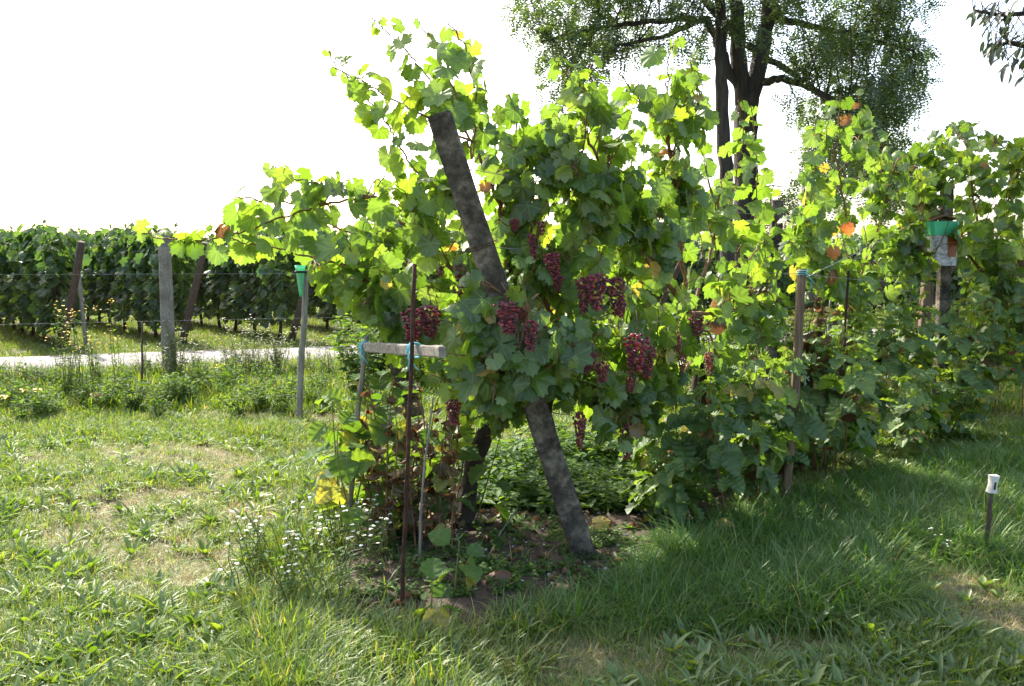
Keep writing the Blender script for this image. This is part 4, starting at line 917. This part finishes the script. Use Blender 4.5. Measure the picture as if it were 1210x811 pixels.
scatter('pebbles', pebs, [(x, y, hgt(x, y) + .03, random.uniform(0, 6), random.uniform(.004, .016), random.randrange(3)) for x, y in (rsamp([(-.7, 3.7), (.5, 4.1), (1.3, 5.0), (.6, 5.6), (-.7, 5.0)]) for _ in range(220))])
lit = []
for i in range(3):
    m_ = MB(); ovate(m_, TRS(0, 0, .004, 0, .2), .06, .04, .5, .6, True, 4); lit.append(m_.mesh('litter', M_DRY))
scatter('leaf_litter', lit, [(x, y, hgt(x, y) + .035, random.uniform(0, 6), random.uniform(.4, 1.2), random.randrange(3)) for x, y in (rsamp([(-.8, 3.6), (.5, 4.0), (1.3, 4.9), (3, 6.6), (2, 7.4), (-.7, 5.6)]) for _ in range(420))])

# fallen leaves that stand out
for x, y, me, s, lab in ((588, 693, VLD[0], .13, 'curled orange brown fallen leaf on the bare soil'), (708, 629, VLX[0], .11, 'crumpled yellow fallen leaf beside the foot of the concrete post'), (854, 634, VLX[1], .12, 'yellow fallen leaf under the raspberries at the edge of the long grass')):
    p = GP(x, y); p.z = .06; m_ = MB(); src = me
    o = link('fallen_leaf', me); o.matrix_basis = frame(p, Vector((1, .3, .15)), Vector((.1, -.5, .8)), s); tag(o, lab, 'leaf')
# white daisies, fence weeds, flowers
def weed_plant(seed, h, n, spread, leafL, flowers, pmat, fr, lmat=M_WEED, fz=.75):
    rnd = random.Random(seed); a_ = MB(); f_ = MB()
    for i in range(n):
        a = rnd.uniform(0, 6.28); l = h * rnd.uniform(.6, 1.05); b = Vector((rnd.uniform(-.06, .06), rnd.uniform(-.06, .06), -.02)); t = b + Vector((math.cos(a) * spread * rnd.random(), math.sin(a) * spread * rnd.random(), l)); m = b.lerp(t, .5) + Vector((rnd.uniform(-.03, .03), rnd.uniform(-.03, .03), .02))
        a_.tube([b, m, t], [.004, .003, .002], 3, 1, cap=False)
        for k in range(int(12 * h / .6)):
            u = rnd.uniform(.08, .92); p = b.lerp(m, u * 2) if u < .5 else m.lerp(t, u * 2 - 1); q = rnd.uniform(0, 6.28); ovate(a_, frame(p, Vector((math.cos(q), math.sin(q), rnd.uniform(-.4, .6))), UPV + Vector((rnd.uniform(-.6, .6), rnd.uniform(-.6, .6), 0)), 1), leafL * rnd.uniform(.6, 1.2), leafL * .38, .15, .25, False, 3)
        if i < flowers:
            for k in range(rnd.randint(2, 4)):
                p = t + Vector((rnd.uniform(-.05, .05), rnd.uniform(-.05, .05), rnd.uniform(-.05, .03))); a_.tube([t - Vector((0, 0, .05)), p], .0015, 3, 1, cap=False)
                nn = 9; vv = [p + Vector((0, 0, .003))] + [p + Vector((math.cos(6.283 * j / nn) * fr * rnd.uniform(.8, 1.1), math.sin(6.283 * j / nn) * fr * rnd.uniform(.8, 1.1), rnd.uniform(-.3, .35) * fr)) for j in range(nn)]
                f_.add(vv, [(0, 1 + j, 1 + (j + 1) % nn) for j in range(nn)])
    return a_.mesh('weed_foliage', [lmat, M_GCANE]), (f_.mesh('weed_flowers', pmat) if flowers else None)
def place_weed(name, label, cat, p, meshes, group, s=1):
    t = thing(name, label, cat, (p.x, p.y, hgt(p.x, p.y)), group); t.rotation_euler = (0, 0, random.uniform(0, 6.28)); t.scale = (s, s, s * random.uniform(.9, 1.1))
    link('foliage', meshes[0], t)
    if meshes[1]: link('flowers', meshes[1], t)['kind'] = 'stuff'
DAI = [weed_plant(i, .34, 9, .2, .05, 3, M_WPETAL, .012) for i in range(3)]
for x, y in ((290, 690), (330, 672), (372, 668), (400, 655), (430, 650), (388, 720), (352, 700), (300, 665), (415, 690), (445, 668), (340, 720)): place_weed('white_daisy', 'clump of small white daisies in the lawn beside the leafy stake', 'daisy', GP(x, y), random.choice(DAI), 'white daisies in the lawn')
VW = [weed_plant(10 + i, .8, 20, .4, .06, 6, M_WPETAL, .012, M_PALE) for i in range(3)]; GW = [weed_plant(20 + i, .55, 18, .34, .09, 0, M_WPETAL, .01) for i in range(3)]; YW = [weed_plant(30 + i, 1.0, 7, .16, .05, 6, M_YPETAL, .013, M_WEED) for i in range(2)]; OW = [weed_plant(40 + i, .4, 8, .2, .09, 1, M_YPETAL, .03) for i in range(2)]
RW = [weed_plant(50, .35, 8, .2, .08, 1, M_RPETAL, .02)]
for i in range(26):
    px = -60 + i * 19 + random.uniform(-8, 8); p = fpt(px) - Vector((.1, random.uniform(.1, .7), 0)); place_weed('fence_weed', 'bushy weed with tiny white flowers growing along the chain link fence', 'weed', p, random.choice(VW if i % 2 else GW), 'flowering weeds along the fence', random.uniform(.4, .85))
for px in (215, 278, 292, 310, 330): place_weed('fence_weed', 'tall pale flowering weed by the fence near the rain gauge', 'weed', fpt(px) - Vector((0, .15, 0)), random.choice(VW), 'tall pale weeds near the rain gauge', random.uniform(.8, 1.05))
for i in range(56):
    px = 5 + i * 7 + random.uniform(-8, 8); p = GP(px, random.uniform(455, 496)); place_weed('green_weed', 'low bushy green weed in the rough border before the fence', 'weed', p, random.choice(GW), 'green weeds before the fence', random.uniform(.4, .85))
for px, dy in ((148, 1.6), (163, 1.3), (168, 1.7), (185, 1.2), (108, .9)): place_weed('goldenrod', 'tall thin weed with yellow flower spikes before the fence', 'weed', fpt(px) - Vector((0, dy, 0)), random.choice(YW), 'yellow spiked weeds before the fence', 1.05)
for px, py in ((46, 490), (66, 488), (250, 465), (30, 500)): place_weed('marigold', 'small plant with yellow orange blossoms in the border before the fence', 'flower', GP(px, py), random.choice(OW), 'yellow blossoms before the fence', .9)
for px, py in ((120, 482), (108, 484)): place_weed('red_flower', 'small red flowered plant in the border before the fence', 'flower', GP(px, py), RW[0], 'red flowers before the fence', .8)
place_weed('white_daisy', 'small white flower head in the long grass beside the short stick', 'daisy', GP(1122, 668), DAI[0], None, .6)
round_stake('dry_stalk', 'tall dark dry stalk standing before the fence among yellow weeds', [GP(167, 482), P(168, 430, GP(167, 482).y), P(168, 380, GP(167, 482).y)], .018, .008, M_WOODD, 'stalk', n=5)
BW = [weed_plant(70 + i, 1.0, 26, .5, .11, 0, M_WPETAL, .01) for i in range(3)]
for p in SHRUBS: place_weed('green_shrub', 'rough green shrub behind the vines, before the road', 'shrub', p, random.choice(BW), 'rough green shrubs behind the vines', random.uniform(.8, 1.25))
